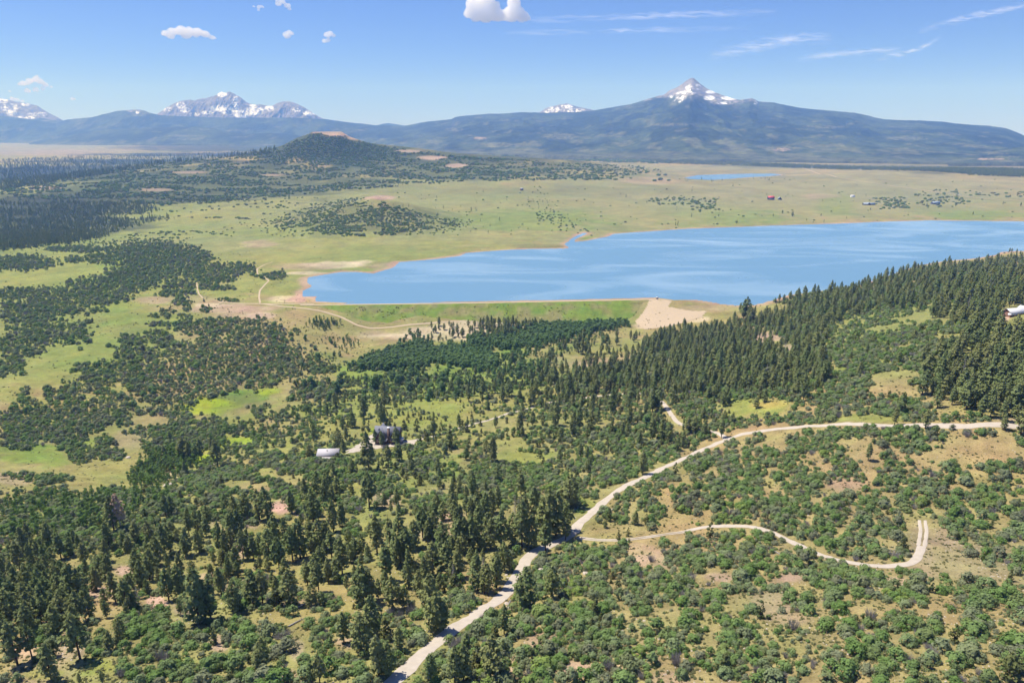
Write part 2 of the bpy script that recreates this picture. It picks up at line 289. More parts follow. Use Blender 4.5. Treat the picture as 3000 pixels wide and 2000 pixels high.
# ---------------------------------------------------------------- ground colour (what grows or lies there), painted patch by patch
TAN = (.27, .215, .095); MEAD = (.195, .22, .05); LUSH = (.15, .215, .035); LIME = (.23, .29, .02); SOIL = (.33, .235, .165); SAND = (.50, .40, .27)
PINK = (.40, .27, .19); DARK = (.05, .062, .03); OLIVE = (.125, .12, .05); FARTAN = (.225, .215, .105); FOREST = (.026, .036, .02); PALE = (.215, .215, .085)
PATCH = [ # x, y, rx, ry, colour, strength
 (500,700,1500,260,MEAD,.75),(150,900,420,330,MEAD,.8),(1500,620,900,110,PALE,.7),(2400,590,800,70,PALE,.8),(2400,545,900,60,FARTAN,.6),(1300,450,900,40,OLIVE,.5),
 (1300,1270,700,200,MEAD,.5),(500,1450,800,280,MEAD,.45),(2600,960,600,120,LUSH,.4),(2000,1060,400,90,LUSH,.35),(330,860,60,110,LUSH,.4),(230,1010,120,90,LUSH,.3),(420,770,130,50,LUSH,.35),(560,720,350,30,PALE,.6),
 (1550,645,260,35,LUSH,.45),(2120,640,200,30,LUSH,.45),(2860,630,200,14,LUSH,.5),(2450,600,60,40,LUSH,.35),(2000,625,90,30,PALE,.5),
 (760,715,60,12,SOIL,.5),(1900,530,110,12,PINK,.4),(2100,520,330,22,OLIVE,.25),(1700,560,500,14,OLIVE,.25),(2400,575,60,8,SOIL,.4),
 (560,880,190,14,SOIL,.35),(680,905,130,16,SOIL,.8),(760,925,50,12,SAND,.6),(620,893,60,8,SAND,.6),(840,875,90,10,SAND,.55),(875,880,40,9,PINK,.9),(900,800,90,6,SAND,.7),
 (980,775,110,14,SAND,.75),(1060,768,50,8,SAND,.6),(900,780,110,12,SOIL,.5),(1120,780,60,14,SOIL,.5),(1075,796,30,8,LUSH,.8),(1160,775,30,10,PINK,.7),(880,860,18,16,PINK,.6),
 (440,880,60,14,SOIL,.45),(720,925,110,12,SOIL,.6),
 (1630,705,70,18,PALE,.8),(1590,722,100,8,OLIVE,.6),(1720,700,50,8,LUSH,.7),
 (1150,985,110,12,SAND,.75),(1300,975,160,22,SAND,.8),(1400,950,130,12,SAND,.7),(1100,1010,90,28,TAN,.8),(1090,975,60,10,SOIL,.5),(1440,985,110,18,SAND,.75),(1500,960,60,12,SAND,.6),
 (1900,955,40,9,SAND,.8),(2040,935,50,10,SAND,.7),(2070,905,90,12,SOIL,.5),
 (2230,985,75,18,SOIL,.95),(2330,1025,60,18,SOIL,.8),(2190,960,40,14,SOIL,.7),(2180,930,30,14,TAN,.8),
 (1690,1060,110,22,SOIL,.75),(1740,1040,100,16,TAN,.8),(1830,1045,60,12,SOIL,.4),(1770,1035,90,14,MEAD,.5),(1640,990,40,12,SOIL,.5),
 (1300,1090,420,90,LUSH,.55),(1000,1180,200,60,LUSH,.4),(1200,1130,180,40,LUSH,.7),(1080,1100,120,40,LUSH,.6),(1350,1080,90,30,LUSH,.7),(1500,1020,60,20,LUSH,.8),(1180,1130,90,20,OLIVE,.5),
 (640,1180,80,26,LIME,1.2),(720,1160,90,24,LUSH,1.1),(790,1145,45,12,LIME,.8),(600,1195,70,24,LIME,.9),(680,1180,110,30,OLIVE,.45),(620,1180,60,12,LIME,1.2),
 (700,1290,60,16,LIME,.8),(600,1345,40,18,LIME,1.2),(620,1310,60,20,LIME,.5),(540,1400,30,10,LIME,.9),(120,1335,110,30,LUSH,.8),(50,1320,90,30,LUSH,.6),(230,1480,30,20,LIME,.6),(260,1300,40,15,LUSH,.7),
 (440,1230,90,35,TAN,.7),(380,1290,60,30,SOIL,.35),(730,1095,120,50,OLIVE,.45),(870,1150,60,50,TAN,.5),(940,1140,80,60,TAN,.5),(40,1400,70,22,SOIL,.5),
 (1120,1262,55,14,LIME,.9),(1250,1200,140,50,MEAD,.9),(1400,1330,90,40,TAN,.5),(1480,1245,80,30,PALE,.5),(1540,1340,100,30,MEAD,.7),
 (2200,1190,130,32,MEAD,.9),(2250,1185,60,14,(.30,.24,.07),.7),(2560,1225,180,14,MEAD,.8),(2960,1235,60,16,SOIL,.7),(2500,1080,60,14,LUSH,.6),(2590,990,30,16,LUSH,.8),
 (2940,930,25,14,PINK,1.0),(2660,875,15,10,SAND,.6),
 (2500,1350,700,60,TAN,.6),(2850,1340,240,70,TAN,.8),(2500,1700,900,400,TAN,.8),(2850,1650,200,80,SOIL,.35),(2700,1620,40,110,SOIL,.4),(2780,1560,40,40,SOIL,.5),
 (2110,1690,60,18,SOIL,.8),(2320,1690,50,20,SOIL,.8),(1950,1640,50,30,SOIL,.6),(1880,1640,30,20,PINK,.7),(2060,1870,90,50,TAN,.7),(1960,1990,90,30,PINK,.5),(1830,1960,40,25,PINK,.6),
 (2620,1700,40,14,PINK,.7),(2480,1420,70,30,SOIL,.5),(2160,1475,30,14,LUSH,.4),(2260,1760,70,60,SOIL,.5),(2320,1810,80,30,SOIL,.4),
 (1710,1650,60,20,SOIL,.5),(1880,1620,60,30,PINK,.45),(1690,1960,70,30,PINK,.8),(1480,1975,60,25,PINK,.9),(1510,1930,40,18,PINK,.6),(1590,1880,50,30,SOIL,.5),(1330,1560,70,30,PINK,.5),(1320,1510,50,20,PINK,.9),(1250,1560,40,25,PINK,.5),
 (820,1490,35,22,PINK,1.2),(880,1500,30,15,PINK,.7),(740,1530,30,18,SOIL,.9),(365,1670,35,18,PINK,1.0),(455,1765,35,26,PINK,1.2),(290,1735,45,20,SOIL,.9),(210,1905,50,60,SOIL,.7),(120,1970,110,40,SOIL,.4),(60,1900,50,40,PINK,.6),
 (700,1600,30,50,SOIL,.8),(540,1785,40,30,SOIL,.6),(520,1830,60,30,TAN,.7),(870,1900,30,50,SOIL,.7),(640,1880,30,25,PINK,.8),(840,1980,40,25,PINK,.8),(1010,1880,40,20,PINK,.6),(860,1760,40,30,SOIL,.5),(700,1720,60,30,SOIL,.5),
 (280,1950,90,35,LIME,.30),(130,1975,60,15,LIME,.35),(530,1950,60,30,LUSH,.6),(620,1700,40,25,PINK,.6),(500,1390,40,12,SAND,.5),(1120,1450,40,30,SOIL,.7),(1140,1470,50,15,PINK,.5),
 (650,1540,60,30,SOIL,.3),(800,1440,60,20,SOIL,.5),(750,1430,80,20,TAN,.7),(850,1400,50,30,TAN,.6),(1000,1420,60,20,MEAD,.6),(1300,1350,60,20,MEAD,.6),(1530,1370,70,25,MEAD,.6),(1590,1430,60,20,SOIL,.4),(1700,1480,50,30,MEAD,.8),(1320,1420,40,20,TAN,.6),
 (1310,1380,50,20,LUSH,.4),(1620,1300,50,20,TAN,.5),(1900,1250,50,20,TAN,.5),
 (1085,408,50,5,SOIL,.6),(1100,480,40,8,SOIL,.5),(1115,580,50,8,SOIL,1.1),(1110,600,40,10,TAN,.6),
 (560,505,70,5,SOIL,.6),(800,513,50,5,SOIL,.6),(460,556,60,5,SOIL,.6),(600,570,80,5,FARTAN,.8),(130,550,60,8,SOIL,.6),(1230,520,50,8,OLIVE,.5),
 (120,438,260,17,FARTAN,1.1),(650,434,330,12,FOREST,.8),(100,447,260,10,(.27,.21,.14),.6),(1300,449,160,5,FARTAN,.7),(2200,490,700,8,FARTAN,.6),(2900,470,200,5,FARTAN,.7),
 (100,508,420,22,FOREST,.95),(480,474,420,9,FOREST,.95),(250,494,260,12,FOREST,.9),(700,455,160,7,FOREST,.8),(1350,433,35,5,FOREST,1.3),
 (140,620,260,55,FOREST,.9),(350,580,320,22,FOREST,.8),(60,680,180,40,FOREST,.7),(300,660,160,30,DARK,.7),
 (1500,462,500,9,DARK,.3),(2600,488,600,8,DARK,.35),(2900,500,250,12,FOREST,.6),(1750,462,300,8,DARK,.25),
 (620,530,560,70,(.07,.085,.036),.85),(1300,492,480,36,(.085,.095,.042),.75),(970,440,300,56,(.055,.072,.03),1.0),(1350,462,260,22,(.08,.09,.04),.8),(560,452,340,6,FOREST,.8),(1050,640,240,50,DARK,.35),
 (1010,393,60,7,PINK,1.1),(1042,404,28,9,PINK,1.1),(960,388,60,3,SOIL,1.1),(1200,443,46,5,SOIL,1.0),(1270,462,44,7,PINK,1.1),(1338,486,38,8,PINK,1.1),(1115,580,50,8,SOIL,1.0),(460,556,60,5,SOIL,.6),(800,513,50,4,SOIL,.6),(560,505,60,4,SOIL,.6),(130,550,60,6,SOIL,.6)]
PX, PY, DEP = project(XX, YY, GZ)
Cc = np.empty(XX.shape+(3,)); Cc[:] = TAN
nz = fbm(XX/60, YY/60, 4, 51)
near_ = 1-smooth(600, 1500, YY)
Cc = Cc*(1-(.35*smooth(.35, .65, nz))[..., None])+np.array(MEAD)*(.35*smooth(.35, .65, nz))[..., None]
def mixn(a, b, c, oct, sd):      # patchiness of the sward at a few real sizes; only the coarse ones matter far away
    k1 = smooth(500, 1100, YY); k2 = smooth(2200, 4200, YY)
    return (fbm(XX/a, YY/a, oct, sd)*(1-k1)+fbm(XX/b, YY/b, oct, sd)*k1)*(1-k2)+fbm(XX/c, YY/c, oct, sd)*k2
edge = mixn(14, 45, 160, 4, 61)
for x, y, rx, ry, c, s in PATCH:
    q = ((PX-x)/rx)**2+((PY-y)/ry)**2
    q = np.sqrt(q)+(edge-.5)*1.1
    wgt = np.clip(s*smooth(1.12, .62, q), 0, 1)[..., None]
    Cc = Cc*(1-wgt)+np.array(c)*wgt
# bare rim along the shore, straw and green drift in the grass
sd = np.full(XX.shape, 1e4); mk = (YY > 1000) & (YY < 6000)
sd[mk] = np.minimum(poly_sd(XX[mk], YY[mk], LAKE), poly_sd(XX[mk], YY[mk], POND))
rim = (smooth(22, 4, sd+(edge-.5)*26)*.85)[..., None]; Cc = Cc*(1-rim)+np.array((.36, .24, .17))*rim
v = mixn(7, 28, 90, 5, 71); Cc *= (.72+.56*v)[..., None]
v2 = mixn(60, 170, 600, 4, 81)[..., None]; Cc *= 1+(v2-.5)*np.array([.5, .2, .3])
V = np.stack([XX.ravel(), YY.ravel(), GZ.ravel()], 1)
me = mesh_np('ground', V, grid_faces(NR, NU), True)
ca = me.color_attributes.new('tint', 'FLOAT_COLOR', 'POINT')
ca.data.foreach_set('color', np.concatenate([np.clip(Cc, 0, 1).reshape(-1, 3), np.ones((V.shape[0], 1))], 1).astype(np.float32).ravel())
def ground_mat():
    m, n, b = nodes('dry_grassland'); L = n.links.new
    at = n.nodes.new('ShaderNodeVertexColor'); at.layer_name = 'tint'
    tc = n.nodes.new('ShaderNodeNewGeometry')
    def noise(sc, det=4, ro=.6):
        x = n.nodes.new('ShaderNodeTexNoise'); x.inputs['Scale'].default_value = sc; x.inputs['Detail'].default_value = det; x.inputs['Roughness'].default_value = ro
        L(tc.outputs['Position'], x.inputs['Vector']); return x.outputs[0]
    def math_(op, a, b_, c=None):
        x = n.nodes.new('ShaderNodeMath'); x.operation = op
        for i, q in enumerate((a, b_, c)):
            if q is None: continue
            if isinstance(q, (int, float)): x.inputs[i].default_value = q
            else: L(q, x.inputs[i])
        return x.outputs[0]
    a = noise(1.1, 7, .8); c = noise(.12, 4); d = noise(.035, 4)
    val = math_('MULTIPLY', math_('MULTIPLY_ADD', a, 2.2, -.1), math_('MULTIPLY_ADD', c, .8, .6))
    hs = n.nodes.new('ShaderNodeHueSaturation'); L(at.outputs['Color'], hs.inputs['Color']); L(val, hs.inputs['Value'])
    hu = math_('MULTIPLY_ADD', d, .10, .45); L(hu, hs.inputs['Hue'])
    L(hs.outputs[0], b.inputs['Base Color'])
    bp = n.nodes.new('ShaderNodeBump'); bp.inputs['Distance'].default_value = .35; bp.inputs['Strength'].default_value = .6
    L(a, bp.inputs['Height']); L(bp.outputs[0], b.inputs['Normal'])
    return m
M['ground'] = ground_mat()
g = obj('ground', me, M['ground']); tag(g, 'rolling dry grass hillsides and meadows around the reservoir', kind='structure')
# ---------------------------------------------------------------- roads
def road_mat(name, c1, c2, wheel=True):
    m, n, b = nodes(name); L = n.links.new
    tc = n.nodes.new('ShaderNodeNewGeometry'); x = n.nodes.new('ShaderNodeTexNoise'); x.inputs['Scale'].default_value = .35; x.inputs['Detail'].default_value = 6
    L(tc.outputs['Position'], x.inputs['Vector'])
    mx = n.nodes.new('ShaderNodeMix'); mx.data_type = 'RGBA'; mx.inputs[6].default_value = c1+(1,); mx.inputs[7].default_value = c2+(1,)
    L(x.outputs[0], mx.inputs[0]); L(mx.outputs[2], b.inputs['Base Color'])
    bp = n.nodes.new('ShaderNodeBump'); bp.inputs['Distance'].default_value = .05; L(x.outputs[0], bp.inputs['Height']); L(bp.outputs[0], b.inputs['Normal'])
    return m
M['gravel'] = road_mat('pale_gravel', (.36, .31, .25), (.52, .46, .385)); M['dirt'] = road_mat('tan_dirt', (.40, .31, .20), (.50, .40, .28))
M['rut'] = road_mat('road_verge', (.26, .21, .10), (.34, .27, .15))
def ribbon(name, W, width, mat, lift=.18, rag=.5, zf=None, ncross=6):
    T = np.gradient(W, axis=0); T /= np.hypot(T[:, 0], T[:, 1])[:, None]; Nn = np.stack([-T[:, 1], T[:, 0]], 1)
    s = np.append(0, np.cumsum(np.hypot(*np.diff(W, axis=0).T)))
    Vv = []
    for k in range(ncross):
        o = (k/(ncross-1)-.5)*width
        wb = (fbm(s/5.0, s*0+k*7.7, 3, 5)-.5)*rag*2 if k in (0, ncross-1) else 0*s
        P = W+Nn*(o+wb)[:, None]
        z = (hgt(P[:, 0], P[:, 1]) if zf is None else zf(P[:, 0], P[:, 1]))+(lift if 0 < k < ncross-1 else lift-.12)
        Vv.append(np.stack([P[:, 0], P[:, 1], z], 1))
    Vv = np.stack(Vv, 1).reshape(-1, 3)
    return mesh_np(name, Vv, grid_faces(len(W), ncross), True)
def road(name, key, mat, label, lift=.2, rag=.5):
    W, wd = ROADS[key]
    if key == 'track':       # two wheel tracks with grass between on its first and last stretch
        pass
    o = obj(name, ribbon(name, W, wd, mat, lift, rag), mat); tag(o, label, kind='structure'); return o
road('gravel_road', 'main', M['gravel'], 'pale gravel road climbing past the tall pines', rag=1.3)
Wt, _w = ROADS['track']; Tt = np.gradient(Wt, axis=0); Tt /= np.hypot(Tt[:, 0], Tt[:, 1])[:, None]; Nt = np.stack([-Tt[:, 1], Tt[:, 0]], 1)
tpx, tpy, _ = project(Wt[:, 0], Wt[:, 1], hgt(Wt[:, 0], Wt[:, 1])); i1 = int(np.argmin(np.hypot(tpx-2030, tpy-1549))); i2 = int(np.argmin(np.hypot(tpx-2700, tpy-1592))); bits = []
for a_, b_, off, wd_ in ((0, i1, -1.0, 1.3), (0, i1, 1.0, 1.3), (i1-1, i2, 0, 3.6), (i2-1, len(Wt), -1.25, 1.5), (i2-1, len(Wt), 1.25, 1.5)):
    m_ = ribbon('t', Wt[a_:b_]+Nt[a_:b_]*off, wd_, None, .2, .45 if off else .8); v_ = np.array([q.co[:] for q in m_.vertices]); f_ = np.array([q.vertices[:] for q in m_.polygons]); bits.append((v_, f_))
vv = []; ff = []; n_v = 0
for v_, f_ in bits: vv.append(v_); ff.append(f_+n_v); n_v += len(v_)
tag(obj('hairpin_track', mesh_np('hairpin_track', np.concatenate(vv), np.concatenate(ff)), M['gravel']), 'pale two wheel track ending in a hairpin on the hillside', kind='structure')
road('driveway', 'lane', M['gravel'], 'gravel lane winding through the trees to the dark roofed house')
road('pasture_track', 'pasture', M['dirt'], 'short dirt track across the pasture', .15)
road('bank_track', 'bank', M['dirt'], 'curving dirt track climbing the bank beside the reservoir', .3, .3)
road('dam_approach', 'dam', M['dirt'], 'dirt junction at the end of the dam', .3)
road('toe_road', 'toe', M['dirt'], 'dirt road running below the foot of the dam', .35)
road('valley_road', 'valley', M['dirt'], 'thin pale road crossing the far valley floor', .8, 1.5)
# gravel yard between house and barn
yard = np.array([(1010,1330),(1053,1297),(1092,1268),(1112,1264),(1118,1276),(1112,1295),(1170,1290),(1225,1286),(1215,1302),(1140,1310),(1080,1316),(1040,1326)])
yx, yy, yz, _ = ground_at(yard[:, 0], yard[:, 1])
def blob_sheet(name, P, mat, lift, cell=2.5, wob=1.2):
    x0, y0 = P.min(0)-6; x1, y1 = P.max(0)+6; nx = max(4, int((x1-x0)/cell)); ny = max(4, int((y1-y0)/cell))
    gx, gy = np.meshgrid(np.linspace(x0, x1, nx), np.linspace(y0, y1, ny)); s = poly_sd(gx, gy, P)+(fbm(gx/4, gy/4, 3, 8)-.5)*wob*2
    z = hgt(gx, gy)+lift; fc = grid_faces(ny, nx); keep = (s.ravel()[fc] < 0).all(1)
    fc = fc[keep]; used = np.unique(fc); mp = -np.ones(nx*ny, int); mp[used] = np.arange(len(used))
    return mesh_np(name, np.stack([gx.ravel(), gy.ravel(), z.ravel()], 1)[used], mp[fc], True)
tag(obj('gravel_yard', blob_sheet('gravel_yard', np.stack([yx, yy], 1), M['gravel'], .22, 1.2), M['gravel']), 'pale gravel yard between the house and the barn', kind='structure')
# ---------------------------------------------------------------- dam: embankment with crest road
Wd = resample(DAM, 6.0)
T = np.gradient(Wd, axis=0); T /= np.hypot(T[:, 0], T[:, 1])[:, None]; Nn = np.stack([-T[:, 1], T[:, 0]], 1)   # Nn points away from the camera (upstream)
prof_d = [(-78, -21), (-66, -17.5), (-50, -12.4), (-36, -7.8), (-22, -3.2), (-10, .9), (-4.6, 2.9), (-3.8, 3.0), (3.6, 3.0), (4.4, 2.8), (9, 1.0), (14, -1.0), (34, -9)]
ends = smooth(0, 60, np.append(0, np.cumsum(np.hypot(*np.diff(Wd, axis=0).T)))); Vv = []; cc = []
for k, (o, z) in enumerate(prof_d):
    P = Wd+Nn*o; zz = np.full(len(Wd), float(z))
    if o < -8: zz = zz+(fbm(P[:, 0]/14, P[:, 1]/14, 3, 12)-.5)*1.2
    Vv.append(np.stack([P[:, 0], P[:, 1], zz], 1))
Vv = np.stack(Vv, 1).reshape(-1, 3)
dm = mesh_np('dam', Vv, grid_faces(len(Wd), len(prof_d)), True)
x, y = Vv[:, 0], Vv[:, 1]; n1 = fbm(x/26, y/12, 4, 14)[:, None]; n2 = fbm(x/6, y/4, 4, 15)[:, None]
c = np.array(LUSH)*(1-smooth(.4, .62, n1))+np.array((.21, .20, .075))*smooth(.4, .62, n1)
dpx, dpy, _ = project(x, y, Vv[:, 2]); f = (smooth(1840, 1950, dpx)*.8)[:, None]; c = c*(1-f)+np.array((.24, .20, .11))*f
up = np.tile(np.array([o for o, _ in prof_d]) > 4, len(Wd))[:, None]; c = np.where(up, np.array((.36, .26, .19)), c); c = c*(.7+.6*n2)
a = dm.color_attributes.new('tint', 'FLOAT_COLOR', 'POINT'); a.data.foreach_set('color', np.concatenate([c, np.ones((len(c), 1))], 1).astype(np.float32).ravel())
tag(obj('dam', dm, M['ground']), 'long straight grassy earth dam holding back the reservoir', kind='structure')
nw = 900; kx = rng.integers(2, len(Wd)-2, nw); kd = rng.uniform(-74, -9, nw); dwp = Wd[kx]+Nn[kx]*kd[:, None]+T[kx]*rng.uniform(-3, 3, nw)[:, None]; kz = np.interp(kd, [p_[0] for p_ in prof_d], [p_[1] for p_ in prof_d]); kk_ = fbm(dwp[:, 0]/22, dwp[:, 1]/10, 3, 4) > .47; DAMW = (dwp[kk_, 0], dwp[kk_, 1], kz[kk_])
tag(obj('dam_crest_road', ribbon('dam_crest_road', Wd, 6.4, M['dirt'], .15, .3, zf=lambda X, Y: np.full(X.shape, 3.05)), M['dirt']), 'pale dirt road along the crest of the dam', kind='structure')
# pale spillway apron of bare earth below the bend of the dam
sp = np.array([(1899,890),(1914,891),(1969,898),(1961,908),(2023,918),(2075,922),(2060,932),(1990,942),(1930,946),(1885,946),(1857,924),(1880,911),(1895,899)])
# ---------------------------------------------------------------- water
def water_mat():
    m, n, b = nodes('lake_water'); L = n.links.new
    tc = n.nodes.new('ShaderNodeNewGeometry'); mp = n.nodes.new('ShaderNodeMapping'); mp.inputs['Scale'].default_value = (.0022, .0060, 1); mp.inputs['Rotation'].default_value = (0, 0, -.25)
    L(tc.outputs['Position'], mp.inputs[0])
    a = n.nodes.new('ShaderNodeTexNoise'); a.inputs['Scale'].default_value = 1.0; a.inputs['Detail'].default_value = 5; a.inputs['Distortion'].default_value = 1.4; L(mp.outputs[0], a.inputs['Vector'])
    r = n.nodes.new('ShaderNodeValToRGB'); r.color_ramp.elements[0].position = .46; r.color_ramp.elements[1].position = .78; L(a.outputs[0], r.inputs[0])
    mx = n.nodes.new('ShaderNodeMix'); mx.data_type = 'RGBA'; mx.inputs[6].default_value = (.13, .25, .36, 1); mx.inputs[7].default_value = (.30, .42, .50, 1)  # paler patches paint cloud reflections and wind streaks into the water colour
    L(r.outputs[0], mx.inputs[0]); L(mx.outputs[2], b.inputs['Base Color'])
    b.inputs['IOR'].default_value = 1.33; b.inputs['Specular IOR Level'].default_value = .5
    ro = n.nodes.new('ShaderNodeMapRange'); ro.inputs[3].default_value = .30; ro.inputs[4].default_value = .10; L(r.outputs[0], ro.inputs[0]); L(ro.outputs[0], b.inputs['Roughness'])
    wv = n.nodes.new('ShaderNodeTexNoise'); wv.inputs['Scale'].default_value = .5; wv.inputs['Detail'].default_value = 5; L(tc.outputs['Position'], wv.inputs['Vector'])
    bp = n.nodes.new('ShaderNodeBump'); bp.inputs['Distance'].default_value = .25; bp.inputs['Strength'].default_value = .5; L(wv.outputs[0], bp.inputs['Height']); L(bp.outputs[0], b.inputs['Normal'])
    return m
M['water'] = water_mat()
def water(name, P, label, z=0.0, cell=14, margin=12):
    x0, y0 = P.min(0)-30; x1, y1 = P.max(0)+30; nx = int((x1-x0)/cell); ny = int((y1-y0)/cell)
    gx, gy = np.meshgrid(np.linspace(x0, x1, nx), np.linspace(y0, y1, ny)); s = poly_sd(gx, gy, P)
    fc = grid_faces(ny, nx); fc = fc[(s.ravel()[fc] < margin).any(1)]
    used = np.unique(fc); mp = -np.ones(nx*ny, int); mp[used] = np.arange(len(used))
    o = obj(name, mesh_np(name, np.stack([gx.ravel(), gy.ravel(), np.full(nx*ny, z)], 1)[used], mp[fc]), M['water']); tag(o, label, kind='structure')
water('lake', LAKE, 'wide blue reservoir behind the earth dam', margin=4)
water('pond', POND, 'small distant blue pond on the valley floor', cell=20, z=.05)
# ---------------------------------------------------------------- mountains
def mtn_mat(name):
    m, n, b = nodes(name); L = n.links.new
    at = n.nodes.new('ShaderNodeVertexColor'); at.layer_name = 'tint'; g_ = n.nodes.new('ShaderNodeNewGeometry')
    x = n.nodes.new('ShaderNodeTexNoise'); x.inputs['Scale'].default_value = .009; x.inputs['Detail'].default_value = 8; x.inputs['Roughness'].default_value = .7; L(g_.outputs['Position'], x.inputs['Vector'])
    ma = n.nodes.new('ShaderNodeMath'); ma.operation = 'MULTIPLY_ADD'; ma.inputs[1].default_value = 3.6; ma.inputs[2].default_value = -.8; ma.use_clamp = False; L(x.outputs[0], ma.inputs[0])
    hs = n.nodes.new('ShaderNodeHueSaturation'); L(at.outputs['Color'], hs.inputs['Color']); L(ma.outputs[0], hs.inputs['Value']); L(hs.outputs[0], b.inputs['Base Color'])
    bp = n.nodes.new('ShaderNodeBump'); bp.inputs['Distance'].default_value = 40; bp.inputs['Strength'].default_value = .7; L(x.outputs[0], bp.inputs['Height']); L(bp.outputs[0], b.inputs['Normal'])
    return m
M['mtn'] = mtn_mat('mountain_side')
ROCK = np.array((.20, .185, .175)); SNOW = np.array((.82, .84, .86)); MF = np.array((.022, .034, .017)); MF2 = np.array((.065, .085, .035)); CLR = np.array((.17, .165, .085))
def mountain(name, sil, Dn, Df, label, nu=700, nt_=150, rockline=None, patches=(), shape=1.25, relief=1.0, z0=20, scarps=0.0, treeline=None, rockfrac=None):
    s = np.array(sil, float); pu = np.linspace(s[0, 0], s[-1, 0], nu)
    py = np.interp(pu, s[:, 0], s[:, 1])+(fbm(pu/9, pu*0, 4, 3)-.5)*1.6*(relief > .6)
    Dr = np.interp(pu, [a for a, _ in Df], [b_ for _, b_ in Df]); Dfo = np.interp(pu, [a for a, _ in Dn], [b_ for _, b_ in Dn])
    dx, dy, dz = ray(pu, py); zr = CAMZ+dz*Dr/dy; u = dx/dy
    t = np.concatenate([np.linspace(0, 1, nt_)**.9, 1+np.linspace(.03, .6, 14)])[:, None]
    Y = Dfo+(Dr-Dfo)*t; X = u*Y
    sh = np.where(t <= 1, np.clip(t, 0, 1)**shape, 1-(t-1)*1.2)
    nzz = fbm(X/1500, Y/1500, 6, 21); rid = 1-np.abs(2*fbm(X/620, Y/1100, 5, 23)-1)
    amp = np.clip(t*(1.02-t)*4, 0, 1)*(t <= 1)
    Z = z0+(zr-z0)*sh+((nzz-.5)*170+(rid-.8)*210)*amp*relief*np.clip((zr-z0)/900, .2, 1)
    if rockfrac is not None:       # steep rock above the tree line, gullied
        g_ = (1-np.abs(2*fbm(X/150, Y/420, 4, 27)-1)-.8)*170*amp; Z = Z+g_*smooth(0, 150, Z-treeline)
    Z[0] = -90.0
    PXm, PYm, _ = project(X, Y, Z)
    col = np.empty(X.shape+(3,)); a = fbm(X/520, Y/800, 6, 33, .62)[..., None]; b_ = fbm(X/200, Y/330, 5, 35, .6)[..., None]
    low = smooth(.55, .05, t*np.ones_like(X))[..., None]
    col[:] = MF; k = smooth(.42, .66, a+low*.14)*.8; col = col*(1-k)+MF2*k; k = smooth(.62, .76, b_+low*.11)*.5; col = col*(1-k)+CLR*k
    k = (smooth(.12, .0, t*np.ones_like(X))*.8)[..., None]; col = col*(1-k)+np.array((.10, .105, .055))*k
    if treeline is not None:
        k = smooth(-30, 40, Z-treeline+(b_[..., 0]-.5)*420)[..., None]
        col = col*(1-k)+ROCK*(.7+.6*a)*k
    for kind, x_, y_, rx, ry, th in patches:
        q = np.sqrt(((PXm-x_)/rx)**2+((PYm-y_)/ry)**2)
        nn = fbm(PXm/6.0+x_, PYm/4.0, 5, 45, .65)
        k = (smooth(1.15, .75, q)*smooth(th-.06, th+.06, nn) if kind == 'snow' else smooth(1.1, .8, q+(nn-.5)*1.2)*(.55 if kind == 'clr' else .9)*smooth(.32, .5, fbm(PXm/7, PYm/2.5, 4, 55)))[..., None]
        col = col*(1-k)+{'snow': SNOW, 'rock': np.array((.29, .265, .24)), 'clr': CLR, 'tree': MF, 'tan': np.array((.30, .22, .15))}[kind]*k
    me = mesh_np(name, np.stack([X, Y, Z], -1).reshape(-1, 3), grid_faces(*X.shape), True)
    at = me.color_attributes.new('tint', 'FLOAT_COLOR', 'POINT'); at.data.foreach_set('color', np.concatenate([col.reshape(-1, 3), np.ones((X.size, 1))], 1).astype(np.float32).ravel())
    o = obj(name, me, M['mtn']); tag(o, label, kind='structure'); return o
S = 'snow'
mountain('snowy_mountain', [(-300,300),(-100,280),(0,289),(18,292),(45,298),(80,303),(107,309),(134,326),(174,347),(200,360)], [(0,18500)], [(0,21000)], 'snow streaked mountain at the far left', 200, 70, treeline=600,
  patches=[(S,5,295,20,8,.42),(S,35,330,16,10,.45),(S,75,306,14,5,.45),(S,110,335,30,6,.5),(S,75,345,30,5,.45),(S,30,315,30,12,.55)], rockfrac=1, z0=500)
mountain('snowy_peak', [(440,345),(460,334),(472,326),(487,315),(505,306),(527,296),(545,293),(558,292),(570,294),(580,291),(603,288),(618,283),(634,279),(642,272),(649,269),(655,271),(661,273),(668,270),(674,268.5),(688,275),(705,286),(722,299),(732,304),(745,307),(759,306),(778,309),(795,311),(806,305),(821,298),(848,298),(862,301),(875,306),(895,317),(915,330),(932,341),(946,348),(990,357)], [(0,18500)], [(0,20500)], 'snow streaked rocky peak with a sharp summit', 420, 90, treeline=560,
  patches=[(S,650,276,15,9,.30),(S,530,308,14,10,.47),(S,490,320,14,7,.45),(S,540,322,16,8,.45),(S,640,318,26,10,.36),(S,665,322,20,14,.46),(S,690,310,10,30,.52),(S,708,335,26,12,.40),(S,745,325,30,13,.40),(S,610,330,20,6,.45),(S,790,318,16,8,.45),(S,870,322,16,6,.48),(S,905,332,20,7,.45),(S,570,335,16,5,.5),(S,740,309,12,3,.35)], rockfrac=1, z0=450)
mountain('far_snowy_ridge', [(1500,335),(1580,330),(1598,318),(1618,312),(1638,308),(1650,306),(1661,303.5),(1668,305),(1679,309),(1695,314),(1714,318),(1735,322),(1790,330)], [(0,18000)], [(0,20000)], 'low snow dotted ridge behind the forested shoulder', 160, 50, treeline=500,
  patches=[(S,1620,322,26,9,.53),(S,1660,312,20,6,.50),(S,1680,324,34,6,.53),(S,1610,330,20,4,.54)], rockfrac=1, z0=500)
